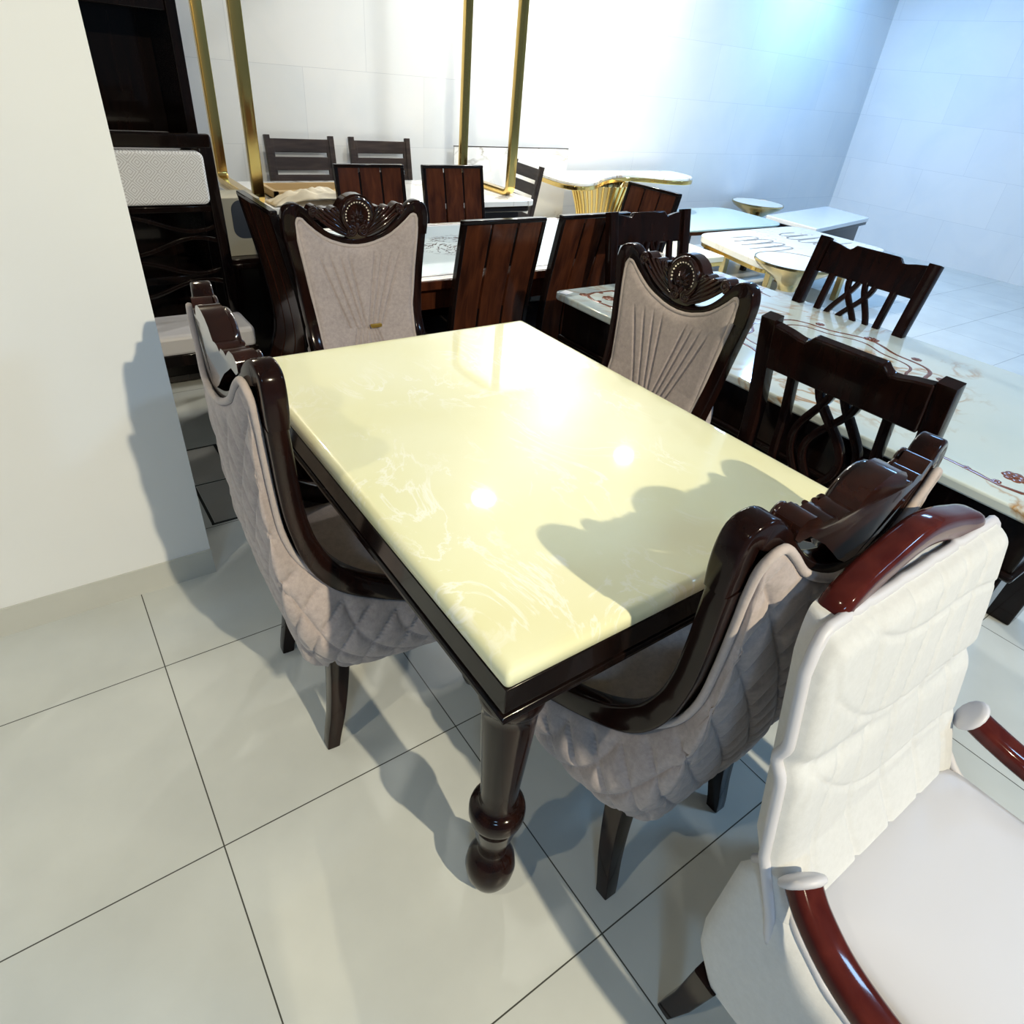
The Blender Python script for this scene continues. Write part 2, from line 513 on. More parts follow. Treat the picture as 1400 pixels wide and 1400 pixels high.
def grid_normals(G):
    du = np.gradient(G, axis=0); dv = np.gradient(G, axis=1)
    n = np.cross(du, dv)
    return n / (np.linalg.norm(n, axis=2, keepdims=True) + 1e-12)

# ------------------------------------------------------------------ setting
def struct(mb, name, mat, **k):
    return tag(mb.build(name, mat, **k), kind='structure')

BACK_Y = 4.05
RIGHT_X = 8.62
struct(MB().box((2.0, -1.0, -0.05), (16, 12, 0.1)), 'floor', M['floor'])
struct(MB().box((2.0, -1.0, CEIL + 0.05), (16, 12, 0.1)), 'ceiling', M['ceil'])
struct(MB().box((2.4, BACK_Y + 0.06, CEIL / 2), (12.8, 0.12, CEIL)), 'wall_back', M['wall'])
struct(MB().box((RIGHT_X + 0.06, -0.5, CEIL / 2), (0.12, 9.1, CEIL)), 'wall_right', M['wall'])
struct(MB().box((-1.9, 1.02, CEIL / 2), (4.252, 0.14, CEIL)), 'wall_left', M['paint'])
struct(MB().box((-1.9, 0.947, 0.0475), (4.254, 0.008, 0.095)), 'baseboard_left', M['skirt'])

# ------------------------------------------------------------------ downlights on the ceiling
def lamp(i, x, y, power, col, rad, aim):
    root = thing('ceiling_downlight', LAMP_LABELS[i], 'ceiling lamp', (x, y, CEIL), 0, 'downlights in the ceiling')
    MB().lathe([(rad + 0.03, 0.0), (rad + 0.03, -0.012), (rad + 0.01, -0.02), (rad + 0.004, -0.004)], n=36).build('rim', M['chrome'], root)
    m, nt, b = nmat('lit_lens')
    b.inputs['Base Color'].default_value = (0.9, 0.9, 0.9, 1)
    b.inputs['Emission Color'].default_value = (*col, 1)
    b.inputs['Emission Strength'].default_value = 12
    MB().lathe([(rad, -0.001), (rad, -0.006)], n=36).build('lens', m, root)
    if aim:
        L = bpy.data.lights.new('spotlight', 'SPOT')
        L.spot_size = 1.25; L.spot_blend = 0.55; L.shadow_soft_size = rad
    else:
        L = bpy.data.lights.new('downlight', 'AREA')
        L.shape = 'DISK'; L.size = rad * 2
    L.energy = power; L.color = col
    o = bpy.data.objects.new('light_source', L)
    COL.objects.link(o)
    o.parent = root
    o.location = (0, 0, -0.03)
    if aim:
        d = Vector(aim) - Vector((x, y, CEIL - 0.03))
        o.rotation_euler = d.to_track_quat('-Z', 'Y').to_euler()
LAMP_LABELS = [
    'warm ceiling spotlight behind the photographer, aimed at the cream dining table',
    'neutral ceiling downlight above the far end of the six seat printed glass table',
    'neutral ceiling downlight next to the back wall above the gold console',
    'neutral ceiling downlight in the middle of the room in front of the gold console',
    'warm ceiling spotlight near the back wall above the tall dark hutch',
    'cool blue ceiling downlight in the far right corner over the coffee tables',
    'warm ceiling spotlight left of the photographer, aimed at the floor by the white partition',
]
for i, a in enumerate(LAMPS):
    lamp(i, *a)
FILL_LABELS = ['square cool ceiling panel light behind the photographer on the left',
                'square cool ceiling panel light behind the photographer on the right',
                'square cool ceiling panel light on the right side of the room']
def fill_panel(i, x, y, power, col, size):  # unseen lamp added to the ceiling to fill the shadows with cool light
    root = thing('ceiling_panel_light', FILL_LABELS[i], 'ceiling lamp', (x, y, CEIL), 0, 'panel lights in the ceiling')
    m = MB()
    for sx in (-1, 1):
        m.box((sx * (size / 2 + 0.012), 0, -0.008), (0.024, size + 0.048, 0.016))
        m.box((0, sx * (size / 2 + 0.012), -0.008), (size, 0.024, 0.016))
    m.build('frame', M['chrome'], root)
    mt, nt, b = nmat('lit_diffuser')
    b.inputs['Base Color'].default_value = (0.9, 0.9, 0.9, 1)
    b.inputs['Emission Color'].default_value = (*col, 1); b.inputs['Emission Strength'].default_value = 3
    MB().box((0, 0, -0.004), (size, size, 0.006)).build('diffuser', mt, root)
    L = bpy.data.lights.new('panel', 'AREA'); L.shape = 'SQUARE'; L.size = size; L.energy = power; L.color = col
    o = bpy.data.objects.new('light_source', L); COL.objects.link(o); o.parent = root; o.location = (0, 0, -0.02)
for i, a in enumerate(FILL_PANELS):
    fill_panel(i, *a)

# ------------------------------------------------------------------ dining table with cream top
TX0, TX1, TY0, TY1, TH = 0.3705, 1.2257, -0.4647, 0.6934, 0.8217
def dining_table():
    cx, cy = (TX0 + TX1) / 2, (TY0 + TY1) / 2
    w, d = TX1 - TX0, TY1 - TY0
    root = thing('dining_table', 'glossy cream onyx topped dining table on dark turned legs', 'table', (cx, cy, 0))
    # top slab with rounded arris
    rows = []
    for off, z in ((0.004, -0.0345), (0.0, -0.030), (0.0, -0.014), (0.0012, -0.009), (0.0045, -0.0045), (0.009, -0.0012), (0.015, 0.0), (0.024, 0.0), (0.06, 0.0)):
        rows.append([(x, y, TH + z) for x, y in rounded_rect(w - 2 * off, d - 2 * off, 0.008, 4)])
    mb = MB(); n = len(rows[0])
    vs = [p for r in rows for p in r]; fs = []
    for i in range(len(rows) - 1):
        for k in range(n):
            k2 = (k + 1) % n
            fs.append((i * n + k, i * n + k2, (i + 1) * n + k2, (i + 1) * n + k))
    fs.append(tuple(range(n))[::-1]); fs.append(tuple((len(rows) - 1) * n + k for k in range(n)))
    mb.add(vs, fs).build('tabletop', M['onyx'], root, sharp=1.2)
    # fascia frame of four boards with moulding
    zt = TH - 0.0345
    prof = [(0.0, 0.0), (0.0, -0.050), (-0.004, -0.054), (-0.009, -0.056), (-0.009, -0.062), (-0.003, -0.064), (0.0, -0.069), (0.0, -0.076), (-0.004, -0.081), (-0.012, -0.083), (-0.03, -0.083), (-0.03, 0.0)]
    mb = MB(); vs = []; fs = []; n = len(prof)
    for o, z in prof:
        for sx, sy in ((-1, -1), (1, -1), (1, 1), (-1, 1)):
            vs.append((sx * (w / 2 + o), sy * (d / 2 + o), zt + z))
    for i in range(n):
        j = (i + 1) % n
        for k in range(4):
            k2 = (k + 1) % 4
            fs.append((i * 4 + k, i * 4 + k2, j * 4 + k2, j * 4 + k))
    mb.add(vs, fs).build('apron', M['wood_black'], root, bevel=0.0012, sharp=0.5)
    # legs
    prof = [(0.013, 0.0), (0.014, 0.008), (0.026, 0.012), (0.040, 0.028), (0.050, 0.055), (0.0535, 0.085), (0.050, 0.112), (0.041, 0.130), (0.031, 0.140), (0.029, 0.150),
            (0.031, 0.165), (0.038, 0.205), (0.045, 0.245), (0.049, 0.266), (0.053, 0.272), (0.0555, 0.285), (0.0555, 0.302), (0.053, 0.313), (0.045, 0.319), (0.040, 0.322), (0.0375, 0.332), (0.0365, 0.345),
            (0.0375, 0.38), (0.042, 0.46), (0.046, 0.54), (0.0485, 0.60), (0.049, 0.622), (0.053, 0.628), (0.057, 0.640), (0.057, 0.652), (0.051, 0.664), (0.044, 0.670), (0.044, 0.705)]
    ins = 0.085
    for sx, sy in ((-1, -1), (1, -1), (1, 1), (-1, 1)):
        MB().lathe(prof, (sx * (w / 2 - ins), sy * (d / 2 - ins), 0), 40).box((sx * (w / 2 - ins), sy * (d / 2 - ins), 0.735), (0.09, 0.09, 0.075)).build('leg', M['wood'], root, sharp=0.9)
    return root
dining_table()

# ------------------------------------------------------------------ carved dining chair  (x lateral, +y forward)
HW_Z = [0.38, 0.46, 0.53, 0.60, 0.68, 0.75, 0.85, 0.93, 1.00, 1.04]
HW_W = [0.222, 0.215, 0.207, 0.200, 0.200, 0.206, 0.217, 0.228, 0.236, 0.236]
def hw(z): return interp(z, HW_Z, HW_W)
def barrel(w): return -0.028 * (1 - min(1, abs(w) / 0.23) ** 2)

def carved_chair():
    root = thing('carved_dining_chair', 'x', 'chair')
    wd = M['wood']
    # --- side frames: arm sweeping into the post
    side = [(0.44, 0.395), (0.36, 0.428), (0.27, 0.468), (0.19, 0.507), (0.125, 0.548), (0.080, 0.596), (0.050, 0.660), (0.031, 0.740), (0.022, 0.820), (0.017, 0.890), (0.012, 0.957)]
    sp = smooth_path([(0, v, z) for v, z in side], 44)
    for sg in (-1, 1):
        pts = []; dep = []; A = []; D = []
        for i, p in enumerate(sp):
            t = sp[min(i + 1, 43)] - sp[max(i - 1, 0)]; t /= np.linalg.norm(t)
            pts.append((sg * hw(p[2]), p[1], p[2])); dep.append((0, t[2], -t[1]))
            A.append(interp(p[2], [0.4, 0.6, 0.8, 0.96], [0.042, 0.036, 0.036, 0.040]))
            D.append(interp(p[2], [0.4, 0.5, 0.56, 0.7, 0.96], [0.042, 0.047, 0.052, 0.040, 0.036]))
        MB().sweep(pts, dep, A, D, rnd=0.28).build('side_frame', wd, root)
    # --- top rail: two humps and the sagging middle
    half = [(0.232, 0.958), (0.236, 0.990), (0.2365, 1.016), (0.230, 1.036), (0.214, 1.043), (0.196, 1.034), (0.172, 1.012), (0.150, 0.990), (0.120, 0.966), (0.085, 0.948), (0.045, 0.937), (0.0, 0.933)]
    full = [(-w, z) for w, z in half] + [(w, z) for w, z in half[::-1][1:]]
    pp = smooth_path([(w, 0, z) for w, z in full], 120)
    pts = []; A = []
    for p in pp:
        w = p[0]
        pts.append((w, 0.014 + barrel(w), p[2]))
        A.append(interp(abs(w), [0, 0.10, 0.16, 0.2, 0.23, 0.24], [0.026, 0.028, 0.032, 0.044, 0.046, 0.040]))
    MB().sweep(pts, [(0, 1, 0)] * 120, A, [interp(q[2], [0.958, 0.99], [0.037, 0.040]) if abs(q[0]) > 0.2 else 0.040 for q in pts], rnd=0.28).build('top_rail', wd, root)
    # --- carved crest
    def Y(w): return 0.014 + barrel(w)
    outline = [(0.0, 0.940), (0.022, 0.943), (0.048, 0.958), (0.074, 0.980), (0.100, 1.001), (0.120, 1.013), (0.140, 1.026), (0.158, 1.020), (0.168, 1.028), (0.168, 1.044), (0.158, 1.055), (0.144, 1.057), (0.134, 1.050),
               (0.126, 1.042), (0.116, 1.047), (0.104, 1.047), (0.095, 1.038), (0.086, 1.046), (0.074, 1.048), (0.066, 1.046), (0.060, 1.052), (0.050, 1.066), (0.036, 1.076), (0.018, 1.083), (0.0, 1.085)]
    poly = outline + [(-x, z) for x, z in outline[::-1][1:-1]]
    mb = MB()
    n = len(poly); vs = []; fs = []
    for dy in (-0.020, 0.018):
        for x, z in poly: vs.append((x, Y(x) + dy, z))
    # triangulated fan by strips: mirror pairs
    import bmesh
    k = len(outline)
    for f0 in (0, n):
        for i in range(k - 1):
            a, b = i, i + 1
            am, bm_ = (n - a) % n, (n - b) % n
            q = [f0 + a, f0 + b, f0 + bm_, f0 + am]
            q2 = []
            for e in q:
                if e not in q2: q2.append(e)
            if len(q2) > 2: pass
    me_fs = [tuple(range(n))[::-1], tuple(range(n, 2 * n))]
    for i in range(n):
        j = (i + 1) % n
        me_fs.append((i, j, n + j, n + i))
    mb.add(vs, me_fs)
    yf = lambda x: Y(x) + 0.018
    # medallion ring + leaf + volutes + fluted wings + rosettes on the front
    ring = [(0.049 * math.cos(t), yf(0) + 0.006, 1.021 + 0.049 * math.sin(t)) for t in np.linspace(-0.95, PI + 0.95, 40)]
    mb.tube(ring, 0.0095, 10)
    ring2 = [(0.036 * math.cos(t), yf(0) + 0.002, 1.021 + 0.036 * math.sin(t)) for t in np.linspace(0, 2 * PI, 36, endpoint=False)]
    mb.tube(ring2, 0.005, 8, closed=True)
    for t in np.linspace(-0.35, PI + 0.35, 7):
        c, s_ = math.cos(t), math.sin(t)
        mb.tube([(0.004 * c, yf(0) + 0.004, 1.010 + 0.004 * s_), (0.015 * c, yf(0) + 0.012, 1.012 + 0.015 * s_), (0.026 * c, yf(0) + 0.005, 1.015 + 0.028 * s_)], [0.004, 0.0065, 0.002], 8)
    mb.ball((0, yf(0) + 0.008, 1.008), 0.008, 10)
    mb.tube([(0, yf(0), 1.002), (0, yf(0) + 0.008, 0.985), (0, yf(0) + 0.002, 0.966)], [0.006, 0.008, 0.003], 8)
    for sg in (-1, 1):
        vol = [(sg * (0.022 + r * math.cos(a)), yf(0.02) + 0.006, 0.972 + r * math.sin(a)) for a, r in zip(np.linspace(1.2, 1.2 + 4 * PI, 34), np.linspace(0.018, 0.003, 34))]
        mb.tube(vol, np.linspace(0.006, 0.004, 34), 8)
        mb.ball((sg * 0.022, yf(0.02) + 0.006, 0.972), 0.006, 10)
        for q, (x0, z0, x1, z1, bow) in enumerate([(0.030, 0.956, 0.150, 1.028, -0.006), (0.036, 0.966, 0.142, 1.040, -0.004), (0.044, 0.978, 0.128, 1.044, 0.0), (0.052, 0.990, 0.110, 1.045, 0.003), (0.058, 1.004, 0.090, 1.044, 0.004), (0.062, 1.016, 0.075, 1.046, 0.003)]):
            P = []
            for t in np.linspace(0, 1, 12):
                x = x0 + (x1 - x0) * t; z = z0 + (z1 - z0) * t + bow * math.sin(PI * t)
                P.append((sg * x, yf(x) + 0.003 + 0.004 * math.sin(PI * t), z))
            mb.tube(P, [0.0035 + 0.0035 * math.sin(PI * t) for t in np.linspace(0.1, 0.95, 12)], 8)
        ros = [(sg * (0.152 + r * math.cos(a)), yf(0.15) + 0.005, 1.039 + r * math.sin(a)) for a, r in zip(np.linspace(-1.5, 3.6 * PI, 34), np.linspace(0.015, 0.003, 34))]
        mb.tube(ros, np.linspace(0.0055, 0.0035, 34), 8)
        mb.ball((sg * 0.152, yf(0.15) + 0.006, 1.039), 0.006, 10)
    cr = mb.build('carved_crest', M['wood_gloss'], root, sharp=0.8)
    pb = MB()
    for t in np.linspace(-0.35, PI + 0.35, 17):
        pb.ball((0.0415 * math.cos(t), yf(0) + 0.011, 1.021 + 0.0415 * math.sin(t)), 0.0031, 8)
    tag(pb.build('pearl_beading', M['pearl'], cr), 'arc of small pale pearl beads')
    # --- inner back panel, fluted towards a point
    def top_z(x):
        return interp(abs(x), [0, 0.03, 0.06, 0.10, 0.125, 0.15, 0.175, 0.192, 0.203, 0.215], [0.922, 0.924, 0.930, 0.944, 0.957, 0.976, 1.001, 1.019, 1.022, 1.004])
    nx, nz = 200, 150
    G = np.zeros((nz, nx, 3))
    lines = []
    for xb, xt in ((-0.060, -0.150), (-0.042, -0.118), (-0.024, -0.085), (-0.010, -0.058), (0.004, 0.040), (0.018, 0.075), (0.040, 0.112), (0.064, 0.150)):
        lines.append((xb, xt))
    for i in range(nz):
        t = i / (nz - 1)
        for j in range(nx):
            s = -1 + 2 * j / (nx - 1)
            z = 0.47 + t * (top_z(s * 0.212) - 0.47)
            h = hw(z) - 0.020
            x = s * h
            ve = interp(z, [0.47, 0.567, 0.615, 0.72, 0.85, 0.95, 1.0], [0.135, 0.105, 0.078, 0.046, 0.036, 0.031, 0.026])
            vc = interp(z, [0.47, 0.5, 0.65, 0.8, 0.92, 1.0], [0.085, 0.078, 0.045, 0.022, 0.004, 0.0])
            y = vc + (ve - vc) * s * s
            e = min(1, (1 - abs(s)) / 0.12); et = min(1, (1 - t) * (top_z(s * 0.212) - 0.47) / 0.03)
            puff = 0.018 * math.sqrt(max(0, 1 - (1 - e) ** 2)) * math.sqrt(max(0, 1 - (1 - et) ** 2)) - 0.006
            g = 0.0
            for xb, xt in lines:
                if z >= 0.655:
                    u = (z - 0.655) / 0.25; xl = xb + (xt - xb) * u; fade = max(0, min(1, (0.91 - z) / 0.05))
                else:
                    u = (0.655 - z) / 0.25; xl = xb * 0.55 + (xt * 0.8 - xb * 0.55) * u; fade = 1.0
                g = max(g, fade * math.exp(-((x - xl) / 0.0042) ** 2))
            # keep grooves inside the panel
            g *= min(1, (1 - abs(s)) / 0.1)
            G[i, j] = (x, y + puff - 0.0075 * g, z)
    MB().grid(G).build('inner_back', M['taupe'], root, sharp=3.0)
    pts = [(G[i, 0, 0] * 1.0, G[i, 0, 1] + 0.006, G[i, 0, 2]) for i in range(0, nz, 4)]
    pts += [(G[-1, j, 0], G[-1, j, 1] + 0.006, G[-1, j, 2]) for j in range(0, nx, 3)]
    pts += [(G[i, -1, 0], G[i, -1, 1] + 0.006, G[i, -1, 2]) for i in range(nz - 1, -1, -3)]
    MB().tube(pts, 0.0068, 8).build('piping', M['taupe_light'], root, sharp=3.0)
    # --- outer shell, quilted
    top = [(0, -.036, .922), (.06, -.034, .930), (.125, -.026, .960), (.17, -.022, 1.003), (.193, -.017, 1.022), (.212, -.015, 1.008), (.214, -.013, .965), (.206, -.010, .90), (.195, -.005, .80), (.188, .004, .70), (.188, .031, .62), (.200, .085, .556), (.212, .142, .510), (.220, .22, .466), (.226, .32, .425), (.230, .45, .372)]
    bot = [(0, .03, .300), (.05, .03, .300), (.09, .03, .296), (.12, .03, .292), (.135, .032, .290), (.145, .035, .288), (.155, .040, .286), (.165, .050, .284), (.175, .065, .281), (.185, .085, .278), (.193, .11, .275), (.200, .15, .272), (.205, .20, .270), (.210, .26, .268), (.215, .34, .266), (.222, .45, .262)]
    bb = [.015, .018, .02, .022, .024, .026, .030, .034, .042, .052, .062, .072, .058, .025, .0, .0]
    bs = [0, 0, 0, 0, 0, 0, .0, .004, .012, .022, .034, .042, .046, .044, .036, .026]
    ns, nt_ = 230, 150
    T = smooth_path(top, ns); B = smooth_path(bot, ns)
    ks = np.linspace(0, 15, ns)
    cb = np.interp(ks, range(16), bb); cs = np.interp(ks, range(16), bs)
    full = np.zeros((2 * ns - 1, nt_ + 3, 3))
    for a in range(ns):
        for j in range(nt_):
            t = j / (nt_ - 1)
            p = T[a] * (1 - t) + B[a] * t
            bf = math.sin(PI * t ** 0.85) if t > 0 else 0
            bf2 = math.sin(PI * min(1, t ** 0.6)) if t > 0 else 0
            lip = 0.010 * math.sqrt(max(0, 1 - (1 - min(1, t / 0.06)) ** 2))
            outw = cs[a] * bf; back = cb[a] * (0.5 * bf + 0.5 * math.sin(PI * t ** 1.6))
            k = cs[a] / 0.046
            p = p + np.array([outw + lip * k * 0.6, -back - lip * (1 - k * 0.8), 0])
            full[ns - 1 + a, j] = p; full[ns - 1 - a, j] = p * np.array([-1, 1, 1])
        for e, (q, dz) in enumerate(((0.03, -0.010), (0.10, -0.014), (0.35, -0.008))):
            p = B[a] + (np.array([0, 0.22, B[a][2]]) - B[a]) * q + np.array([0, 0, dz])
            full[ns - 1 + a, nt_ + e] = p; full[ns - 1 - a, nt_ + e] = p * np.array([-1, 1, 1])
    N = grid_normals(full)
    # make normals point outwards (centre back must look to -y)
    if N[ns - 1, nt_ // 2, 1] > 0: N = -N
    Q = full.copy()
    pch = 0.080
    for i in range(2 * ns - 1):
        for j in range(nt_):
            x, y, z = full[i, j]
            a = (abs(x) + max(0, y - 0.0) * 0.9) * (1 if x >= 0 else -1)
            g = 0.0
            for sg in (1, -1):
                u = (a + sg * 0.62 * z) / pch
                d = abs(u - round(u)) * pch * 0.85
                g = max(g, 0.75 * math.exp(-d / 0.0042) + 0.45 * math.exp(-(d / 0.016) ** 2))
            edge = min(1, max(0, j - 2) / 11) * min(1, 0.25 + (nt_ - 1 - j) / 22) * min(1, (1 - abs(2 * i / (2 * ns - 2) - 1)) / 0.02)
            Q[i, j] = full[i, j] - N[i, j] * 0.0100 * g * edge
    MB().grid(Q).build('outer_shell', M['taupe'], root, sharp=3.0)
    pts = [tuple(full[i, 0] + N[i, 1] * 0.006) for i in range(0, 2 * ns - 1, 4)]
    MB().tube(pts, 0.0068, 8).build('piping', M['taupe_light'], root, sharp=3.0)
    # --- seat
    mb = MB(); rows = []
    for off, z in ((0.03, 0.345), (0.004, 0.36), (0.0, 0.40), (0.0, 0.455), (0.006, 0.472), (0.02, 0.482), (0.05, 0.487), (0.12, 0.490)):
        rows.append([(x, y, z) for x, y in rounded_rect(0.405 - 2 * off, 0.455 - 2 * off, max(0.01, 0.05 - off), 5, 0, 0.285)])
    vs = [p for r in rows for p in r]; n = len(rows[0]); fs = []
    for i in range(len(rows) - 1):
        for k in range(n):
            k2 = (k + 1) % n
            fs.append((i * n + k, i * n + k2, (i + 1) * n + k2, (i + 1) * n + k))
    fs.append(tuple(range(n))[::-1]); fs.append(tuple((len(rows) - 1) * n + k for k in range(n)))
    mb.add(vs, fs).build('seat', M['taupe'], root, sharp=2.0)
    # --- legs
    for sg in (-1, 1):
        P = smooth_path([(sg * 0.172, 0.092, 0.33), (sg * 0.176, 0.084, 0.24), (sg * 0.181, 0.070, 0.13), (sg * 0.186, 0.050, 0.0)], 14)
        P[:, 2] = np.linspace(0.33, 0.0, 14)
        MB().sweep(P, [(0, 1, 0)] * 14, np.linspace(0.048, 0.032, 14), np.linspace(0.050, 0.032, 14), rnd=0.16).build('leg', wd, root, sharp=0.5)
    prof = [(0.014, 0), (0.022, 0.006), (0.030, 0.03), (0.030, 0.05), (0.020, 0.068), (0.017, 0.075), (0.020, 0.10), (0.026, 0.18), (0.030, 0.26), (0.034, 0.275), (0.034, 0.29), (0.026, 0.30), (0.026, 0.36)]
    for sg in (-1, 1):
        MB().lathe(prof, (sg * 0.186, 0.470, 0), 24).build('leg', wd, root, sharp=0.9)
    return root

c0 = carved_chair()
place(c0, (0.256, 0.31, 0), -PI / 2 - 0.03, 'carved taupe chair on the left side of the cream table, quilted back turned to us', 'carved taupe dining chairs round the cream table')
cD = place(copy_tree(c0), (0.850, -0.59, 0), 0, 'carved taupe chair at the near end of the cream table, beside the white armchair')
cB = place(copy_tree(c0), (0.937, 1.285, 0), PI, 'carved taupe chair at the far end of the cream table, small gold tag')
cC = place(copy_tree(c0), (1.530, 0.335, 0), PI / 2, 'carved taupe chair on the right side of the cream table, before the marble table')
tagm = MB().prism(rounded_rect(0.042, 0.012, 0.004, 4, 0, 0.660), 1, 0.056, 0.066)
tg = tagm.build('tag', M['tag'], cB, bevel=0.001)
tg.location = (-0.03, 0.004, 0)
tag(tg, 'small gold metal tag')

# ------------------------------------------------------------------ white armchair with dark red arms
def white_armchair():
    root = thing('white_armchair', 'white upholstered armchair with glossy dark red arms, back to back with the taupe chair', 'armchair')
    nx, nz = 90, 110
    def vfront(z): return interp(z, [0.42, 0.5, 0.6, 0.8, 1.0, 1.06], [0.075, 0.05, 0.005, -0.037, -0.080, -0.092])
    HWID = 0.283
    def half(z): return interp(z, [0.42, 0.60, 0.80, 1.0, 1.03], [0.264, 0.272, 0.266, 0.260, 0.258])
    def topz(s): return 0.960 - 0.05 * max(0, (abs(s) - 0.86) / 0.14) ** 2.2
    G = np.zeros((nz, nx, 3))
    for i in range(nz):
        t = i / (nz - 1)
        for j in range(nx):
            s = -1 + 2 * j / (nx - 1)
            z = 0.44 + t * (topz(s) - 0.44)
            x = s * half(z)
            e = min(1, (1 - abs(s)) / 0.16); et = min(1, (1 - t) / 0.05)
            puff = 0.030 * math.sqrt(max(0, 1 - (1 - e) ** 2)) * math.sqrt(max(0, 1 - (1 - et) ** 2)) - 0.012
            # two stacked cushions: a soft waist at z 0.78
            puff -= 0.012 * math.exp(-((z - 0.748 - 0.02 * s) / 0.018) ** 2) * (0.3 + 0.7 * abs(s))
            g = 0.0
            for k in range(-3, 4):
                xl = 0.085 * k + 0.030 * math.sin(11 * z + 0.6 * k)
                g = max(g, math.exp(-((x - xl) / 0.0045) ** 2))
            for k in range(4):
                zl = 0.56 + 0.13 * k + 0.9 * (x + 0.28) ** 2 - 0.05 * math.sin(9 * x)
                g = max(g, 0.8 * math.exp(-((z - zl) / 0.005) ** 2))
            G[i, j] = (x, vfront(z) + puff - 0.006 * g * e, z)
    # outline backed by a solid shell
    mbk = MB().grid(G)
    bk = G.copy()
    for i in range(nz):
        for j in range(nx):
            s = -1 + 2 * j / (nx - 1)
            z = G[i, j, 2]
            bk[i, j] = (G[i, j, 0] * 0.90, vfront(z) - 0.045 - 0.015 * (1 - s * s), z)
    mbk.build('inner_back', M['white_fab'], root, sharp=3.0)
    sh = MB().grid(bk, flip=True)
    ring = [(i, 0) for i in range(nz)] + [(nz - 1, j) for j in range(1, nx)] + [(i, nx - 1) for i in range(nz - 2, -1, -1)]
    R = np.array([[G[i, j] for i, j in ring], [bk[i, j] for i, j in ring]])
    sh.grid(R)
    sh.build('outer_back', M['white_fab'], root, sharp=3.0)
    MB().tube([tuple(G[i, j] + np.array([0, 0.000, 0])) for i, j in ring[::2]], 0.0085, 8).build('piping', M['white_leather'], root, sharp=3.0)
    # seat box, side panels, cushion
    MB().prism(rounded_rect(0.53, 0.50, 0.05, 6, 0, 0.24), 2, 0.20, 0.36).build('seat_base', M['white_fab'], root, bevel=0.012)
    mb = MB(); rows = []
    for off, z in ((0.012, 0.36), (0.0, 0.385), (0.0, 0.475), (0.012, 0.498), (0.04, 0.512), (0.10, 0.520), (0.18, 0.523)):
        rows.append([(x, y, z) for x, y in rounded_rect(0.49 - 2 * off, 0.48 - 2 * off, max(0.02, 0.06 - off), 6, 0, 0.275)])
    vs = [p for r in rows for p in r]; n = len(rows[0]); fs = []
    for i in range(len(rows) - 1):
        for k in range(n):
            k2 = (k + 1) % n
            fs.append((i * n + k, i * n + k2, (i + 1) * n + k2, (i + 1) * n + k))
    fs.append(tuple(range(n))[::-1]); fs.append(tuple((len(rows) - 1) * n + k for k in range(n)))
    mb.add(vs, fs).build('seat_cushion', M['white_leather'], root, sharp=2.0)
    for sg in (-1, 1):
        # side panel: a padded sheet whose upper edge falls from the back to the seat front
        sv = np.linspace(-0.034, 0.472, 40)
        tz = np.interp(sv, [-0.045, -0.036, -0.016, 0.004, 0.032, 0.075, 0.14, 0.26, 0.42, 0.455, 0.472], [0.46, 0.50, 0.545, 0.560, 0.535, 0.487, 0.445, 0.420, 0.410, 0.390, 0.36])
        bz = np.interp(sv, [-0.045, -0.02, 0.03, 0.44, 0.472], [0.36, 0.27, 0.19, 0.185, 0.22])
        GO = np.zeros((40, 24, 3)); GI = np.zeros((40, 24, 3))
        for a in range(40):
            for b_ in range(24):
                t = b_ / 23
                z = bz[a] + (tz[a] - bz[a]) * t
                e = min(1, min(t, 1 - t) / 0.14, min(a, 39 - a) / 5)
                x = 0.255 + 0.024 * math.sqrt(max(0, 1 - (1 - e) ** 2)) - 0.012 * min(1, max(0, (z - 0.34) / 0.2))
                GO[a, b_] = (sg * x, sv[a], z); GI[a, b_] = (sg * (0.255 - 0.03 * e - 0.012 * min(1, max(0, (z - 0.34) / 0.2))), sv[a], z)
        pm = MB().grid(GO).grid(GI, flip=True)
        pm.build('side_panel', M['white_fab'], root, sharp=2.0)
        MB().tube([tuple(GO[a, 23]) for a in range(1, 38)], 0.0075, 8).build('piping', M['white_leather'], root, sharp=3.0)
        path = smooth_path([(sg * 0.258, 0.045, 0.602), (sg * 0.272, 0.080, 0.582), (sg * 0.286, 0.14, 0.560), (sg * 0.294, 0.22, 0.546), (sg * 0.298, 0.31, 0.540), (sg * 0.294, 0.39, 0.530), (sg * 0.290, 0.425, 0.480), (sg * 0.286, 0.435, 0.38)], 40)
        MB().sweep(path, [(0, 0.5, 1)] * 30 + [(0, 1, 0.6)] * 10, 0.050, 0.034, rnd=0.6).build('arm', M['wood_maroon'], root)
        col = [tuple(path[0] + (path[3] - path[0]) * u) for u in np.linspace(-0.4, 0.35, 6)]
        MB().tube(col, [0.024, 0.031, 0.033, 0.033, 0.031, 0.026], 16).build('arm_collar', M['white_leather'], root, sharp=2.0)
        for v, t in ((0.0, -0.03), (0.42, 0.02)):
            P = [(sg * 0.262, v + 0.02, 0.22), (sg * 0.266, v + 0.02 + t * 0.4, 0.1), (sg * 0.27, v + 0.02 + t, 0.0)]
            MB().sweep(P, [(0, 1, 0)] * 3, [0.046, 0.038, 0.03], [0.046, 0.038, 0.03], rnd=0.2).build('leg', M['wood'], root, sharp=0.5)
    rail = smooth_path([(-0.182, -0.100, 0.945), (-0.168, -0.102, 0.966), (-0.11, -0.106, 0.984), (0, -0.108, 1.006), (0.11, -0.106, 0.984), (0.168, -0.102, 0.966), (0.182, -0.100, 0.945)], 40)
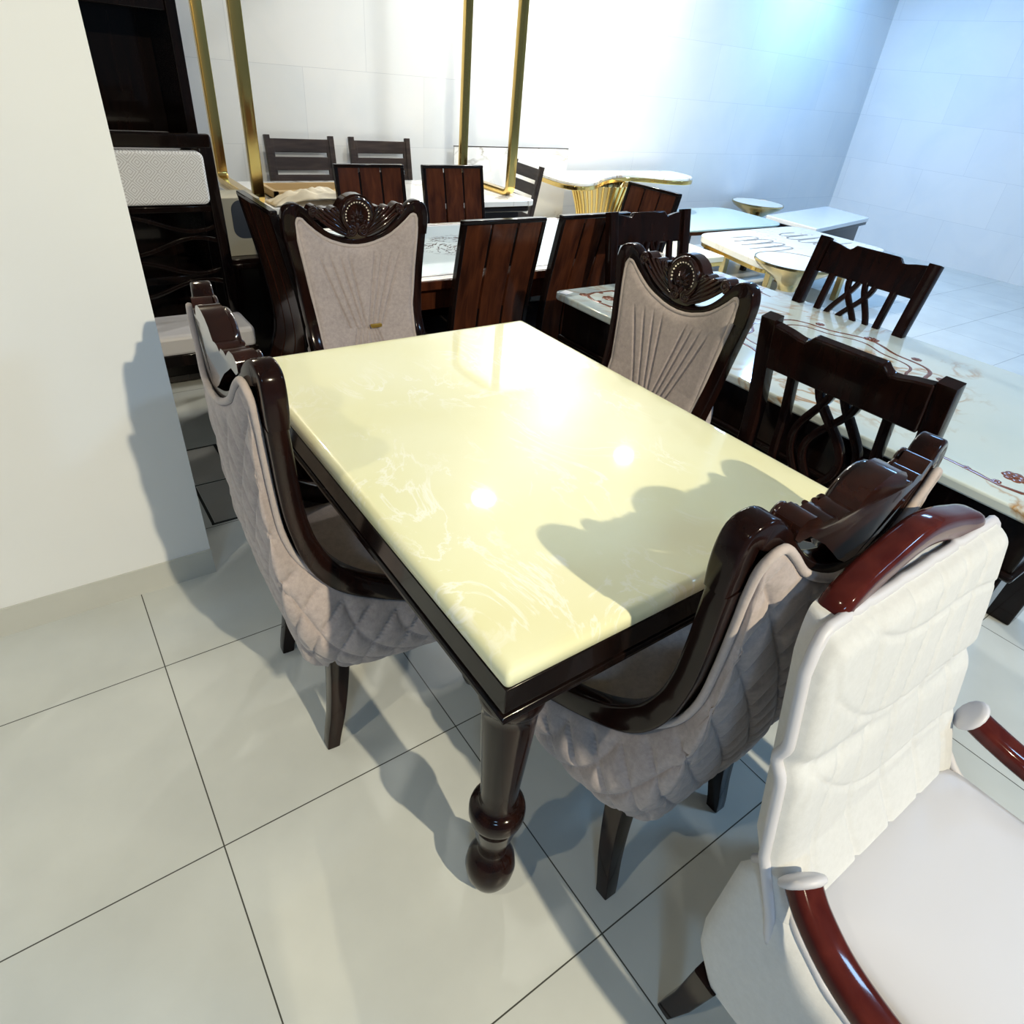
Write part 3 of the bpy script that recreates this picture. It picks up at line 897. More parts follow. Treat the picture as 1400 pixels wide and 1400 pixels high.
    MB().sweep(rail, [(0, 1, 0)] * 40, 0.045, 0.040, rnd=0.5).build('crest_rail', M['wood_maroon'], root)
    return root
place(white_armchair(), (0.892, -0.778, 0), PI)

# ------------------------------------------------------------------ six seat table with printed glass top
def printed_table():
    x0, x1, y0, y1, H = 0.92, 2.72, 1.395, 2.36, 0.74
    cx, cy, w, d = (x0 + x1) / 2, (y0 + y1) / 2, x1 - x0, y1 - y0
    root = thing('dining_table', 'long dark table with pale blue printed glass top and striped border', 'table', (cx, cy, 0))
    MB().box((0, 0, H - 0.018), (w, d, 0.036)).build('top_frame', M['wood_red'], root, bevel=0.004)
    for k, (o, wd, m) in enumerate(((0.012, 0.030, 'marble_gold'), (0.045, 0.011, 'white_card'), (0.058, 0.009, 'wood_grey'), (0.069, 0.009, 'white_card'))):
        mb = MB()
        for sx in (-1, 1):
            mb.box((sx * (w / 2 - o - wd / 2), 0, H + 0.0008), (wd, d - 2 * o, 0.0016))
            mb.box((0, sx * (d / 2 - o - wd / 2), H + 0.0008), (w - 2 * o, wd, 0.0016))
        mb.build('border_strip', M[m], root)
    MB().box((0, 0, H + 0.001), (w - 0.160, d - 0.160, 0.002)).build('glass_panel', M['print_top'], root)
    MB().box((0, 0, H - 0.085), (w - 0.12, d - 0.12, 0.10)).build('apron', M['wood_red'], root, bevel=0.004)
    MB().box((0, 0, 0.33), (0.8, 0.16, 0.62)).build('pedestal', M['wood_black'], root, bevel=0.005)  # added dark block, stands in for the shade under the table
    for sx, sy in ((-1, -1), (1, -1), (1, 1), (-1, 1)):
        MB().box((sx * (w / 2 - 0.11), sy * (d / 2 - 0.055), 0.335), (0.08, 0.08, 0.67), taper=0.75).build('leg', M['wood'], root, bevel=0.004)
printed_table()

def panel_chair():
    root = thing('panel_back_chair', 'x', 'chair')
    w = 0.385
    prof = smooth_path([(0.035, 0.34), (0.075, 0.45), (0.080, 0.55), (0.062, 0.70), (0.030, 0.86), (0.004, 0.985)], 20)
    def strip(x0, x1, off, th, name, mat):
        nonlocal prof
        mb = MB(); G = []
        for v, z in prof:
            G.append([(x0, v + off, z), (x1, v + off, z), (x1, v + off + th, z), (x0, v + off + th, z), (x0, v + off, z)])
        mb.grid(np.array(G))
        a = len(G) - 1
        mb.f.append((0, 1, 2, 3)); mb.f.append((a * 5 + 3, a * 5 + 2, a * 5 + 1, a * 5))
        return mb.build(name, mat, root, sharp=0.5, bevel=0.002)
    g = 0.011; pw = (w - 0.036 - 2 * g) / 3
    for k in range(3):
        a = -w / 2 + 0.018 + k * (pw + g)
        strip(a, a + pw, 0.0, 0.018, 'back_panel', M['wood_red'])
    for sg in (-1, 1):
        a = sg * (w / 2 - 0.009)
        strip(a - 0.009, a + 0.009, -0.004, 0.026, 'back_post', M['wood_black'])
    MB().box((0, 0.013, 0.990), (w, 0.030, 0.016)).build('top_rail', M['wood_black'], root, bevel=0.004)
    for k in range(2):
        a = -w / 2 + 0.018 + (k + 1) * pw + k * g - 0.001
        full_prof = prof
        for z0, z1 in ((0.34, 0.66), (0.80, 0.985)):
            prof = np.array([p for p in full_prof if z0 <= p[1] <= z1])
            strip(a, a + g + 0.002, 0.005, 0.008, 'gap_filler', M['wood_black'])
        prof = full_prof
    MB().box((0, 0.30, 0.405), (w, 0.42, 0.05)).build('seat_frame', M['wood_black'], root, bevel=0.004)
    MB().prism(rounded_rect(w - 0.01, 0.40, 0.04, 5, 0, 0.315), 2, 0.432, 0.475).build('seat', M['wood_grey'], root, bevel=0.012)
    for sg in (-1, 1):
        x = sg * (w / 2 - 0.02)
        MB().sweep([(x, 0.085, 0.40), (x, 0.075, 0.2), (x, 0.04, 0.0)], [(0, 1, 0)] * 3, [0.038, 0.034, 0.03], [0.042, 0.036, 0.03], rnd=0.15).build('leg', M['wood_black'], root, sharp=0.5)
        MB().box((x, 0.48, 0.20), (0.04, 0.04, 0.40), taper=0.75).build('leg', M['wood_black'], root, bevel=0.003)
    return root
PG = 'three panel back chairs round the printed glass table'
pc = panel_chair()
place(pc, (1.518, 1.222, 0), 0, 'red brown panel back chair just beyond the cream table corner, back to the camera', PG)
place(copy_tree(pc), (1.995, 1.238, 0), 0.02, 'panel back chair half hidden behind the notched dark chair, left of the gold console base')
place(copy_tree(pc), (1.555, 2.545, 0), PI, 'panel back chair facing us beyond the printed table, behind the carved crest')
place(copy_tree(pc), (2.045, 2.530, 0), PI, 'panel back chair facing us beyond the printed table, beside the thin gold post')
place(copy_tree(pc), (0.715, 1.690, 0), -PI / 2, 'dark panel back chair at the left end of the printed table, seen edge on')
place(copy_tree(pc), (2.900, 1.785, 0), PI / 2, 'dark panel back chair at the right end of the printed table, below the gold console')

# ------------------------------------------------------------------ marble table with brown inlay, notched chairs
T2 = (1.640, 2.625, -0.72, 1.047, 0.77)
def inlay_table():
    x0, x1, y0, y1, H = T2
    cx, cy, w, d = (x0 + x1) / 2, (y0 + y1) / 2, x1 - x0, y1 - y0
    root = thing('dining_table', 'dark table with pale swirled marble top and brown ornamental inlay', 'table', (cx, cy, 0))
    MB().prism(rounded_rect(w, d, 0.03, 5), 2, H - 0.028, H).build('tabletop', M['swirl_marble'], root, bevel=0.006, seg=3)
    mb = MB()
    def flat(pts, r):
        m = Matrix.Translation((0, 0, H)) @ Matrix.Diagonal((1, 1, 0.12, 1))
        mb.tube([(x, y, 0) for x, y in pts], r, 8, mat=m)
    def rosette(x, y, r):
        for k in range(7):
            a = 2 * PI * k / 7
            mb.lathe([(r * 0.42, 0.0), (r * 0.36, 0.0012), (r * 0.1, 0.0016)], (x + 0.6 * r * math.cos(a), y + 0.6 * r * math.sin(a), H - 0.0003), 12)
        mb.lathe([(r * 0.4, 0.0), (r * 0.3, 0.0022)], (x, y, H - 0.0003), 12)
    for sx in (-1, 1):
        for sy in (-1, 1):
            def P(a, b): return (sx * (w / 2 - a), sy * (d / 2 - b))
            rosette(*P(0.085, 0.085), 0.020); rosette(*P(0.155, 0.155), 0.030)
            flat([P(0.100, 0.095), P(0.11, 0.085), P(0.15, 0.075), P(0.22, 0.080), P(0.30, 0.085), P(0.36, 0.10)], [0.004, 0.008, 0.006, 0.008, 0.006, 0.004])
            flat([P(0.100, 0.095), P(0.085, 0.115), P(0.075, 0.16), P(0.085, 0.22), P(0.09, 0.30), P(0.11, 0.38)], [0.004, 0.008, 0.006, 0.008, 0.006, 0.004])
            for q in (0.17, 0.24, 0.31):
                rosette(*P(q, 0.088), 0.011); rosette(*P(0.088, q), 0.011)
    for ra, rb, rr in ((0.27, 0.34, 0.007), (0.22, 0.28, 0.005)):
        flat([(ra * math.cos(t) * (1 + 0.06 * math.cos(8 * t)), rb * math.sin(t) * (1 + 0.06 * math.cos(8 * t))) for t in np.linspace(0, 2 * PI, 90)], rr)
    for k in range(12):
        t = 2 * PI * k / 12
        rosette(0.30 * math.cos(t), 0.375 * math.sin(t), 0.028 if k % 3 == 0 else 0.018)
    rosette(0, 0, 0.06)
    mb.build('inlay', M['inlay'], root)
    MB().box((0, 0, H - 0.028 - 0.07), (w - 0.07, d - 0.07, 0.14)).build('apron', M['wood_black'], root, bevel=0.004)
    MB().box((0, 0, H - 0.028 - 0.15), (w - 0.05, d - 0.05, 0.022)).build('apron_bead', M['wood_black'], root, bevel=0.008)
    MB().box((-0.08, 0, 0.31), (0.12, 0.88, 0.62)).build('pedestal', M['wood_black'], root, bevel=0.005)
    for sx, sy in ((-1, -1), (1, -1), (1, 1), (-1, 1)):
        MB().box((sx * (w / 2 - 0.10), sy * (d / 2 - 0.10), 0.29), (0.11, 0.11, 0.58), taper=0.8).build('leg', M['wood_black'], root, bevel=0.005)
inlay_table()
pt = tag(MB().box((0, 0, 0.0012), (0.050, 0.034, 0.0012)).build('price_card', M['white_card']), 'small blank white card on the corner of the swirled marble table', 'card')
pt.location = (1.672, 1.008, 0.770); pt.rotation_euler = (0, 0, 0.35)

def notched_chair():
    root = thing('notched_back_chair', 'x', 'chair')
    w = 0.48; wd = M['wood']
    def v(z): return interp(z, [0.0, 0.45, 0.75, 1.0], [0.03, 0.085, 0.060, 0.0])
    zz = np.linspace(0, 1.0, 18)
    for sg in (-1, 1):
        x = sg * (w / 2 - 0.021)
        MB().sweep([(x, v(z) + 0.02, z) for z in zz], [(0, 1, 0)] * 18, np.linspace(0.036, 0.042, 18), np.linspace(0.034, 0.036, 18), rnd=0.12).build('leg', M['wood'], root, sharp=0.5)
    e = w / 2 - 0.042
    prof = [(-e, 0.875), (e, 0.875), (e, 0.992), (e - 0.045, 0.986), (e - 0.075, 0.979), (e - 0.092, 0.978), (e - 0.102, 0.986), (e - 0.110, 0.996), (-e + 0.110, 0.996), (-e + 0.102, 0.986), (-e + 0.092, 0.978), (-e + 0.075, 0.979), (-e + 0.045, 0.986), (-e, 0.992)]
    tilt = Matrix.Translation((0, 0.026, 0.935)) @ Matrix.Rotation(0.22, 4, 'X') @ Matrix.Translation((0, 0, -0.935))
    MB().prism(prof, 1, -0.014, 0.014, tilt).build('top_rail', M['wood'], root, bevel=0.004, sharp=0.5)
    MB().box((0, v(0.5) + 0.02, 0.50), (2 * e, 0.024, 0.05)).build('lower_rail', M['wood'], root, bevel=0.003)
    zs = np.linspace(0.515, 0.885, 24)
    for sg in (-1, 1):
        MB().sweep([(sg * 0.128, v(z) + 0.02, z) for z in zs], [(0, 1, 0)] * 24, 0.024, 0.020, rnd=0.15).build('slat', wd, root, sharp=0.5)
        for amp, off, ph in ((0.052, 0.0, 0.0), (0.040, 0.050, PI * 0.9)):
            P = [(sg * (off + amp * math.cos(2 * PI * 1.0 * (z - 0.515) / 0.37 + ph)), v(z) + 0.02 + 0.0016 * (1 if sg > 0 else -1), z) for z in zs]
            MB().sweep(P, [(0, 1, 0)] * 24, 0.019, 0.018, rnd=0.15).build('lattice_bar', wd, root, sharp=0.5)
    MB().box((0, 0.30, 0.415), (w - 0.02, 0.42, 0.055)).build('seat_frame', wd, root, bevel=0.004)
    MB().prism(rounded_rect(w - 0.04, 0.38, 0.04, 5, 0, 0.315), 2, 0.445, 0.485).build('seat', M['wood_grey'], root, bevel=0.014)
    for sg in (-1, 1):
        MB().box((sg * (w / 2 - 0.03), 0.48, 0.20), (0.042, 0.042, 0.40), taper=0.8).build('leg', wd, root, bevel=0.003)
    return root
NG = 'notched top chairs round the swirled marble table'
nc = notched_chair()
nc.scale = (1, 1, 1.022)
place(nc, (1.455, -0.222, 0), -PI / 2, 'dark lattice back chair right of the right hand carved chair, back to us', NG)
place(copy_tree(nc), (2.205, 1.170, 0), PI, 'dark notched chair at the far end of the swirled marble table, facing us')
place(copy_tree(nc), (2.660, 0.360, 0), PI / 2, 'dark lattice back chair beyond the swirled marble table, below the round brass table')

# ------------------------------------------------------------------ long table by the wall with gold loops, slat chairs
def wall_table():
    x0, x1, y0, y1, H = 1.03, 2.90, 2.84, 3.64, 0.745
    cx, cy, w, d = (x0 + x1) / 2, (y0 + y1) / 2, x1 - x0, y1 - y0
    root = thing('side_table', 'long pale topped dark table along the back wall carrying gold frames', 'table', (cx, cy, 0))
    MB().prism(rounded_rect(w, d, 0.05, 5), 2, H - 0.035, H).build('tabletop', M['marble_white'], root, bevel=0.006, seg=3)
    MB().prism(rounded_rect(w - 0.04, d - 0.04, 0.04, 5), 2, H - 0.075, H - 0.036).build('apron', M['wood_black'], root, bevel=0.012, seg=3)
    MB().box((0, 0, H - 0.12), (w - 0.16, d - 0.16, 0.09)).build('lower_apron', M['wood_black'], root, bevel=0.004)
    for sx, sy in ((-1, -1), (1, -1), (1, 1), (-1, 1)):
        MB().box((sx * (w / 2 - 0.13), sy * (d / 2 - 0.13), 0.315), (0.09, 0.09, 0.63), taper=0.8).build('leg', M['wood_black'], root, bevel=0.004)
wall_table()

def gold_loop(x, y0, y1, zb, zt, label, lean=0.0):
    root = thing('gold_frame', label, 'metal frame', (x, (y0 + y1) / 2, zb), 0, 'gold rectangular leg frames standing on the wall table')
    h = zt - zb; hd = (y1 - y0) / 2; r = 0.045
    P = []
    for (cy, cz, a0) in ((hd - r, h - r, 0), (-hd + r, h - r, PI / 2), (-hd + r, r, PI), (hd - r, r, 1.5 * PI)):
        for k in range(7):
            a = a0 + k / 6 * PI / 2
            P.append((0, cy + r * math.cos(a), cz + r * math.sin(a)))
    P.append(P[0])
    n = len(P)
    D = []
    for i in range(n):
        D.append((1, 0, 0))
    MB().sweep(P, D, 0.036, 0.058, rnd=0.12).build('loop', M['gold'], root, sharp=0.5)
    return root
gold_loop(1.085, 2.90, 3.60, 0.763, 2.36, 'left gold rectangular frame standing on the wall table beside the cardboard box')
gold_loop(2.79, 3.00, 3.62, 0.763, 2.36, 'right gold rectangular frame with rounded corners standing on the wall table')

# cardboard tray and crumpled paper on the wall table
bx = thing('cardboard_box', 'open shallow cardboard tray on the left end of the wall table', 'box', (1.47, 3.17, 0.745))
m_ = MB()
m_.box((0, 0, 0.004), (0.52, 0.28, 0.008))
for c, dd in (((0, -0.132, 0.022), (0.52, 0.016, 0.044)), ((0, 0.132, 0.022), (0.52, 0.016, 0.044)), ((-0.248, 0, 0.022), (0.024, 0.28, 0.044)), ((0.248, 0, 0.022), (0.024, 0.28, 0.044))):
    m_.box(c, dd)
m_.build('tray', M['card'], bx)
def crumple():
    n = 36; G = np.zeros((n, n, 3)); rnd = np.random.RandomState(3)
    bump = rnd.rand(10, 10)
    for i in range(n):
        for j in range(n):
            u, v = i / (n - 1), j / (n - 1)
            a, b = u * 8.99, v * 8.99; i0, j0 = int(a), int(b)
            fa, fb = a - i0, b - j0
            h = (bump[i0, j0] * (1 - fa) + bump[i0 + 1, j0] * fa) * (1 - fb) + (bump[i0, j0 + 1] * (1 - fa) + bump[i0 + 1, j0 + 1] * fa) * fb
            e = min(u, 1 - u, v, 1 - v)
            G[i, j] = ((u - 0.5) * 0.55, (v - 0.5) * 0.16, 0.003 + 0.06 * h * min(1, e * 6) + 0.03 * math.sin(PI * u))
    mb = MB().grid(G)
    o = mb.build('wrapping_paper', M['paper'], sharp=3.0)
    so = o.modifiers.new('thickness', 'SOLIDIFY'); so.thickness = 0.002
    return o
pp = tag(crumple(), 'heap of crumpled tan wrapping paper on the wall table beside the cardboard tray', 'paper')
pp.location = (1.42, 2.935, 0.747); pp.rotation_euler = (0, 0, 0.05)

def slat_chair():
    root = thing('slat_back_chair', 'x', 'chair')
    w = 0.475; wd = M['wood_grey']
    def v(z): return interp(z, [0, 0.45, 0.97], [0.02, 0.09, 0.0])
    zz = np.linspace(0, 0.965, 14)
    for sg in (-1, 1):
        x = sg * (w / 2 - 0.018)
        MB().sweep([(x, v(z) + 0.016, z) for z in zz], [(0, 1, 0)] * 14, 0.036, 0.032, rnd=0.12).build('leg', wd, root, sharp=0.5)
    for z in (0.905, 0.800, 0.695, 0.590):
        m = Matrix.Translation((0, v(z) + 0.016, z)) @ Matrix.Rotation(0.17, 4, 'X')
        MB().box((0, 0, 0), (w - 0.06, 0.020, 0.080), m).build('slat', wd, root, bevel=0.003)
    for sg in (-1, 1):
        m = Matrix.Translation((sg * (w / 2 - 0.045), v(0.74) + 0.016, 0.745)) @ Matrix.Rotation(0.17, 4, 'X')
        MB().box((0, 0, 0), (0.022, 0.020, 0.40), m).build('side_strip', wd, root, bevel=0.002)
    MB().box((0, 0.30, 0.43), (w, 0.44, 0.05)).build('seat', wd, root, bevel=0.01)
    for sg in (-1, 1):
        MB().box((sg * (w / 2 - 0.025), 0.48, 0.20), (0.04, 0.04, 0.41), taper=0.8).build('leg', wd, root, bevel=0.003)
    return root
SG = 'slat back chairs along the back wall'
sc_ = slat_chair()
place(sc_, (1.71, 4.00, 0), PI, 'slat back chair against the back wall, left one of the pair behind the wall table', SG)
place(copy_tree(sc_), (2.30, 4.00, 0), PI, 'slat back chair against the back wall, right one of the pair behind the wall table')
s3 = place(copy_tree(sc_), (3.17, 3.30, 0), PI / 2 - 0.15, 'slat back chair seen sideways beyond the right end of the wall table')
s3.scale = (0.94, 0.94, 0.94)

# pane leaning on the back wall
gp = thing('leaning_panel', 'thin white panel with a dark top edge leaning on the back wall beside the console', 'panel', (3.52, 3.968, 0))
ml = Matrix.Rotation(-0.04, 4, 'X')
MB().box((0, 0, 0.46), (1.16, 0.010, 0.92), ml).build('sheet', M['marble_white'], gp, bevel=0.003)
MB().box((0, 0, 0.922), (1.16, 0.012, 0.006), ml).build('edge_strip', M['wood_grey'], gp)

# ------------------------------------------------------------------ gold console
def console():
    root = thing('console_table', 'gold console with wavy marble top and fluted flared gold pedestal', 'console', (4.35, 3.70, 0))
    H = 0.76
    front = [(3.68, 3.92), (3.645, 3.70), (3.625, 3.50), (3.67, 3.36), (3.78, 3.33), (3.94, 3.40), (4.15, 3.55), (4.40, 3.68), (4.62, 3.715), (4.80, 3.65), (4.96, 3.54), (5.12, 3.50), (5.28, 3.56), (5.37, 3.72), (5.38, 3.90)]
    P = smooth_path([(x - 4.35, y - 3.70, 0) for x, y in front], 70)
    poly = [(p[0], p[1]) for p in P] + [(5.38 - 4.35, 3.935 - 3.70), (3.68 - 4.35, 3.935 - 3.70)]
    MB().prism(poly, 2, H - 0.022, H).build('marble_top', M['marble_gold'], root, bevel=0.003)
    MB().prism([(x + (0.004 if x > 0 else -0.004), y - 0.004) for x, y in poly], 2, H - 0.055, H - 0.0225).build('gold_edge', M['gold'], root, bevel=0.004)
    # flared pedestal: a core with gold ribs
    def prof(t):  # t 0 bottom .. 1 top: half width, half depth
        k = 0.5 - 0.5 * math.cos(PI * t)
        return 0.17 + 0.17 * t ** 2.2 + 0.02 * (1 - t) ** 3, 0.11 + 0.08 * t ** 2.2
    zs = np.linspace(0.03, H - 0.055, 22)
    G = []
    for z in zs:
        a, b = prof((z - 0.03) / (H - 0.085))
        G.append([(-0.11 + 0.985 * a * math.cos(t), -0.06 + 0.985 * b * math.sin(t), z) for t in np.linspace(0, 2 * PI, 41)])
    MB().grid(np.array(G)).build('pedestal_core', M['brass'], root)
    for k in range(34):
        t = 2 * PI * k / 34
        pts = []
        for z in zs:
            a, b = prof((z - 0.03) / (H - 0.085))
            pts.append((-0.11 + a * math.cos(t), -0.06 + b * math.sin(t), z))
        MB().tube(pts, 0.009, 8).build('rib', M['gold'], root)
    MB().prism([(-0.11 + 0.25 * math.cos(t), -0.06 + 0.17 * math.sin(t)) for t in np.linspace(0, 2 * PI, 40, endpoint=False)], 2, 0.0, 0.03).build('base_plate', M['gold'], root, bevel=0.004)
console()

# ------------------------------------------------------------------ coffee tables on the right
def round_poly(pts, r, n=6):
    out = []; P = [np.array(p, float) for p in pts]; m = len(P)
    for i in range(m):
        a, b, c = P[i - 1], P[i], P[(i + 1) % m]
        u = (a - b) / np.linalg.norm(a - b); v = (c - b) / np.linalg.norm(c - b)
        p0 = b + u * r; p2 = b + v * r
        for k in range(n + 1):
            t = k / n
            q = (1 - t) ** 2 * p0 + 2 * t * (1 - t) * b + t * t * p2
            out.append((q[0], q[1]))
    return out
def off(pts, cx, cy, s=1.0): return [((x - cx) * s, (y - cy) * s) for x, y in pts]

def coffee(name, label, pts, r, H, th, top, edge, legm, group=None, lines=False, legs=True):
    P = np.array(pts); cx, cy = P.mean(axis=0)
    root = thing(name, label, 'coffee table', (cx, cy, 0))
    poly = round_poly(off(pts, cx, cy), r)
    MB().prism(poly, 2, H - th, H).build('tabletop', top, root, bevel=0.006, seg=3)
    if edge is not None:
        inner = [(x * 0.985, y * 0.98) for x, y in poly]
        MB().prism(inner, 2, H - th - 0.03, H - th).build('rim', edge, root, bevel=0.003)
    if legs:
        for x, y in off(pts, cx, cy, 0.62):
            MB().box((x, y, (H - th - 0.03) / 2), (0.05, 0.05, H - th - 0.03)).build('leg', legm, root, bevel=0.003)
    else:
        MB().prism([(x * 0.86, y * 0.84) for x, y in poly], 2, 0.0, H - th - 0.03).build('cabinet_base', legm, root, bevel=0.004)
    return root, cx, cy
coffee('coffee_table', 'pale green glass topped coffee table at the back wall right of the gold console', [(4.55, 2.95), (6.06, 2.93), (6.10, 3.76), (4.55, 3.76)], 0.22, 0.45, 0.018, M['glass_top'], M['wood_red'], M['wood'])
lt, lcx, lcy = coffee('coffee_table', 'marble coffee table with curved grey lines and gold edge behind the round brass table', [(4.36, 1.93), (6.08, 1.90), (6.08, 2.86), (4.64, 2.85)], 0.16, 0.45, 0.05, M['line_marble'], M['gold'], M['brass'])
mb = MB()
for k in range(4):
    yy = 2.20 + 0.115 * k
    for sgn, x0, x1 in ((1, 4.62, 5.15 - 0.05 * abs(k - 1.5)), (-1, 5.95, 5.45 + 0.05 * abs(k - 1.5))):
        P = [(x0 + 0.05 * k * sgn, yy, 0), (x0 + (x1 - x0) * 0.5, yy, 0), (x1, yy + 0.01, 0), (x1 + 0.05 * sgn, yy + 0.055, 0), (x1 - 0.02 * sgn, yy + 0.095, 0), (x0 + (x1 - x0) * 0.5, yy + 0.10, 0)]
        Q = smooth_path(P, 30)
        mb.tube([(p[0] - lcx, p[1] - lcy, 0.0) for p in Q], 0.010, 6, mat=Matrix.Translation((0, 0, 0.45)) @ Matrix.Diagonal((1, 1, 0.2, 1)))
mb.build('line_inlay', M['line'], lt)
coffee('coffee_table', 'plain white rectangular coffee table in the far right corner of the room', [(6.20, 2.70), (7.58, 2.95), (7.72, 3.56), (6.24, 3.32)], 0.02, 0.45, 0.04, M['plain_white'], M['wood_black'], M['wood_black'], legs=False)
coffee('coffee_table', 'small cream slab table with gold legs behind the crest of the right carved chair', [(3.50, 2.21), (4.23, 2.20), (4.28, 2.68), (3.50, 2.70)], 0.02, 0.45, 0.04, M['cream_slab'], M['gold'], M['gold'])

def round_table(x, y, H, r, label, marble_foot):
    root = thing('round_side_table', label, 'side table', (x, y, 0), 0, 'round brass side tables')
    MB().lathe([(r - 0.012, H - 0.004), (r - 0.010, H)], n=56).build('table_top', M['plain_white'], root)
    MB().lathe([(0.06, H - 0.19), (0.062, H - 0.17), (0.075, H - 0.145), (0.115, H - 0.115), (0.175, H - 0.080), (r - 0.025, H - 0.040), (r, H - 0.014), (r, H + 0.001), (r - 0.010, H + 0.001), (r - 0.012, H - 0.006)], n=56).build('tray', M['brass'], root)
    MB().lathe([(0.145, 0.0), (0.145, 0.012), (0.13, 0.03), (0.10, 0.12), (0.075, H - 0.24), (0.060, H - 0.188)], n=40).build('foot', M['marble_white'] if marble_foot else M['brass'], root)
round_table(6.62, 3.72, 0.485, 0.275, 'round brass side table at the back wall beside the plain white coffee table', False)
round_table(4.20, 1.62, 0.56, 0.265, 'round brass side table in front of the curved line marble coffee table', True)

# ------------------------------------------------------------------ left background: padded chair, dark hutch, carton
def padded_chair():
    root = thing('padded_dining_chair', 'dark lattice back chair with white seat and patterned white headrest in front of the hutch', 'chair', (0.465, 2.15, 0), PI)
    w = 0.50; wd = M['wood_black']
    for sg in (-1, 1):
        x = sg * (w / 2 - 0.02)
        MB().sweep([(x, v, z) for v, z in ((0.0, 0.0), (0.02, 0.45), (0.0, 0.8), (-0.03, 1.14))], [(0, 1, 0)] * 4, 0.045, 0.035, rnd=0.2).build('leg', wd, root, sharp=0.5)
        MB().box((x, 0.235, 0.19), (0.045, 0.045, 0.38), taper=0.8).build('leg', wd, root, bevel=0.003)
    MB().box((0, -0.028, 1.125), (w, 0.04, 0.05)).build('top_rail', wd, root, bevel=0.006)
    m = Matrix.Rotation(0.08, 4, 'X')
    MB().prism(rounded_rect(w - 0.085, 0.19, 0.025, 5, 0, 0.998), 1, -0.035, 0.022).build('headrest', M['diamond'], root, bevel=0.012, seg=3)
    MB().box((0, -0.01, 0.885), (w - 0.05, 0.03, 0.025)).build('back_rail', wd, root, bevel=0.004)
    zs = 0.55
    for k in range(4):
        P = [(x, -0.005, 0.575 + 0.085 * k + 0.03 * math.sin(2 * PI * (x + 0.25) / 0.5 + k * PI)) for x in np.linspace(-0.23, 0.23, 24)]
        MB().sweep(P, [(0, 1, 0)] * 24, 0.016, 0.02, rnd=0.3).build('lattice_bar', wd, root, sharp=0.6)
    MB().box((0, 0.115, 0.36), (w - 0.02, 0.28, 0.05)).build('seat_frame', wd, root, bevel=0.004)
    MB().prism(rounded_rect(w, 0.27, 0.03, 5, 0, 0.115), 2, 0.375, 0.462).build('seat', M['white_leather'], root, bevel=0.018, seg=3)
def diamond_mat():
    m, nt, b = nmat('white_diamond_fabric')
    tc = nt.nodes.new('ShaderNodeTexCoord')
    sp = nt.nodes.new('ShaderNodeSeparateXYZ'); nt.links.new(tc.outputs['Object'], sp.inputs[0])
    outs = []
    for c in (0, 2):
        mu = nt.nodes.new('ShaderNodeMath'); mu.operation = 'PINGPONG'; mu.inputs[1].default_value = 0.032
        nt.links.new(sp.outputs[c], mu.inputs[0]); outs.append(mu)
    ad = nt.nodes.new('ShaderNodeMath'); ad.operation = 'ADD'
    nt.links.new(outs[0].outputs[0], ad.inputs[0]); nt.links.new(outs[1].outputs[0], ad.inputs[1])
    mo = nt.nodes.new('ShaderNodeMath'); mo.operation = 'PINGPONG'; mo.inputs[1].default_value = 0.0055
    nt.links.new(ad.outputs[0], mo.inputs[0])
    dv = nt.nodes.new('ShaderNodeMath'); dv.operation = 'MULTIPLY'; dv.inputs[1].default_value = 180
    nt.links.new(mo.outputs[0], dv.inputs[0])
    r = ramp(nt, dv.outputs[0], [(0.2, (0.50, 0.48, 0.48)), (0.45, (0.80, 0.80, 0.80))])
    nt.links.new(r.outputs[0], b.inputs['Base Color'])
    b.inputs['Roughness'].default_value = 0.8
    return m
M['diamond'] = diamond_mat()
padded_chair()

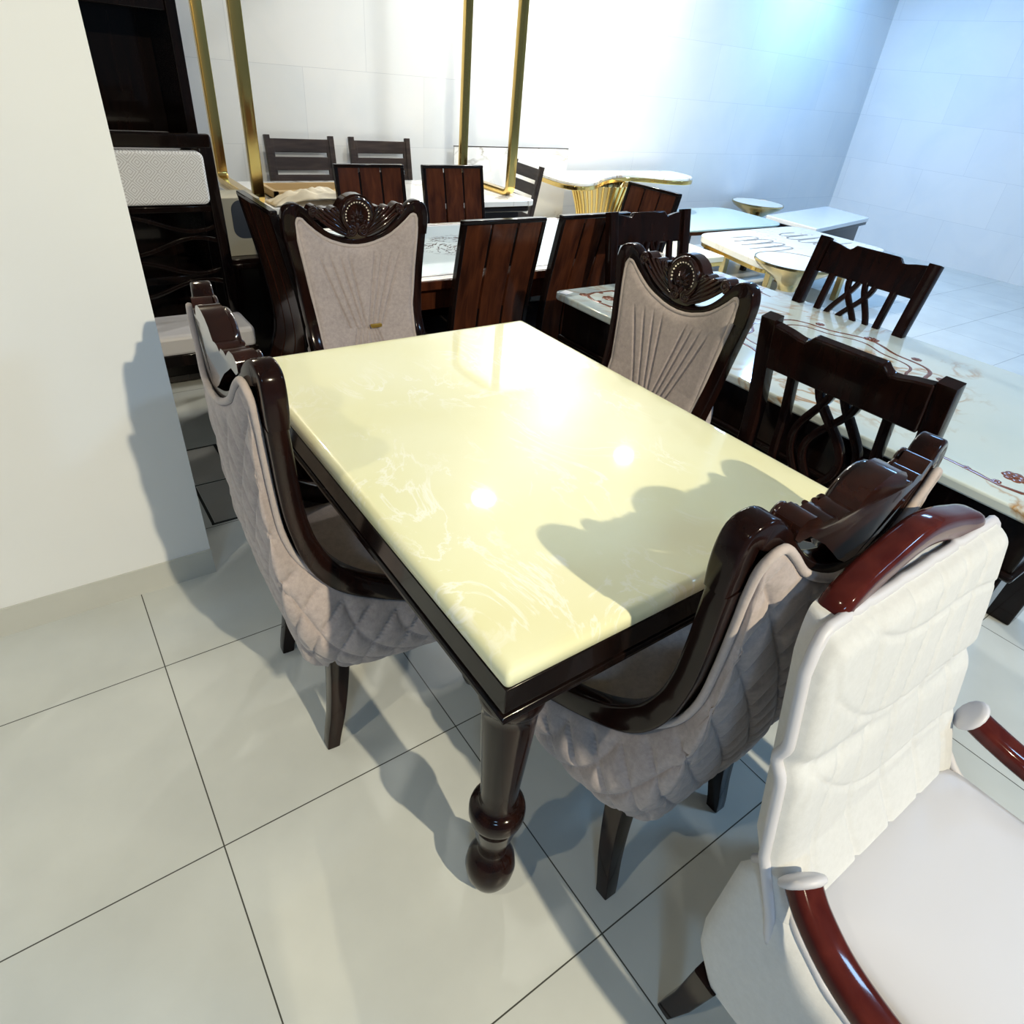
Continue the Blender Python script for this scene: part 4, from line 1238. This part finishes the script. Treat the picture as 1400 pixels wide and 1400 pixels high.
def hutch():
    root = thing('display_hutch', 'tall dark open hutch behind the padded chair at the left', 'cabinet', (0.30, 2.66, 0))
    wd = M['wood_black']; w, d, h = 0.88, 0.40, 2.15
    for sx in (-1, 1):
        MB().box((sx * (w / 2 - 0.02), 0, h / 2), (0.04, d, h)).build('side', wd, root, bevel=0.003)
    for z in (0.04, 0.52, 1.03, 1.55, h - 0.02):
        MB().box((0, 0, z), (w - 0.08, d - 0.02, 0.035)).build('shelf', wd, root, bevel=0.003)
    MB().box((0, d / 2 - 0.008, h / 2), (w - 0.08, 0.015, h - 0.04)).build('back_board', wd, root)
hutch()
pad = tag(MB().prism(rounded_rect(0.34, 0.20, 0.03, 5), 2, 0, 0.055).build('folded_pad', M['white_leather'], None, bevel=0.015, seg=3), 'small white cushion on the middle shelf of the dark hutch', 'cushion')
pad.location = (0.50, 2.58, 1.0485)
stl = thing('low_cabinet', 'low near black cabinet on the floor between hutch and wall table', 'cabinet', (0.88, 2.62, 0))
MB().box((0, 0, 0.30), (0.24, 0.30, 0.54)).build('carcass', M['wood_black'], stl, bevel=0.003)
MB().box((0, 0, 0.583), (0.26, 0.32, 0.025)).build('top_board', M['wood_black'], stl, bevel=0.003)
MB().box((0, 0.01, 0.015), (0.22, 0.26, 0.03)).build('plinth', M['wood_black'], stl)
ct = thing('carton', 'cream carton with a rounded dark blue print on the low black cabinet', 'box', (0.88, 2.62, 0.5955))
MB().box((0, 0, 0.13), (0.20, 0.20, 0.26)).build('carton_body', M['cream_paint'], ct, bevel=0.003)
MB().prism(rounded_rect(0.14, 0.17, 0.045, 6, 0.03, 0.165), 1, -0.1015, -0.1003).build('print', M['navy'], ct)

# floor access cover with black joints, left of the cream table
fc = thing('floor_cover', 'two tile floor access cover outlined by black joints near the white partition', 'floor cover', (0, 0, 0))
x0, x1, y0, y1 = 0.288, 0.442, 1.215, 1.80
for a, b in ((y0, 1.50), (1.506, y1)):
    MB().box(((x0 + x1) / 2, (a + b) / 2, 0.0008), (x1 - x0 - 0.016, b - a - 0.012, 0.0016)).build('cover_tile', M['hatch'], fc)
m_ = MB()
for c, dd in ((((x0 + x1) / 2, y0), (x1 - x0 + 0.012, 0.010)), (((x0 + x1) / 2, y1), (x1 - x0 + 0.012, 0.010)), (((x0 + x1) / 2, 1.503), (x1 - x0, 0.006)), ((x0, (y0 + y1) / 2), (0.010, y1 - y0)), ((x1, (y0 + y1) / 2), (0.014, y1 - y0))):
    m_.box((c[0], c[1], 0.0006), (dd[0], dd[1], 0.0012))
m_.build('joint', M['grout'], fc)
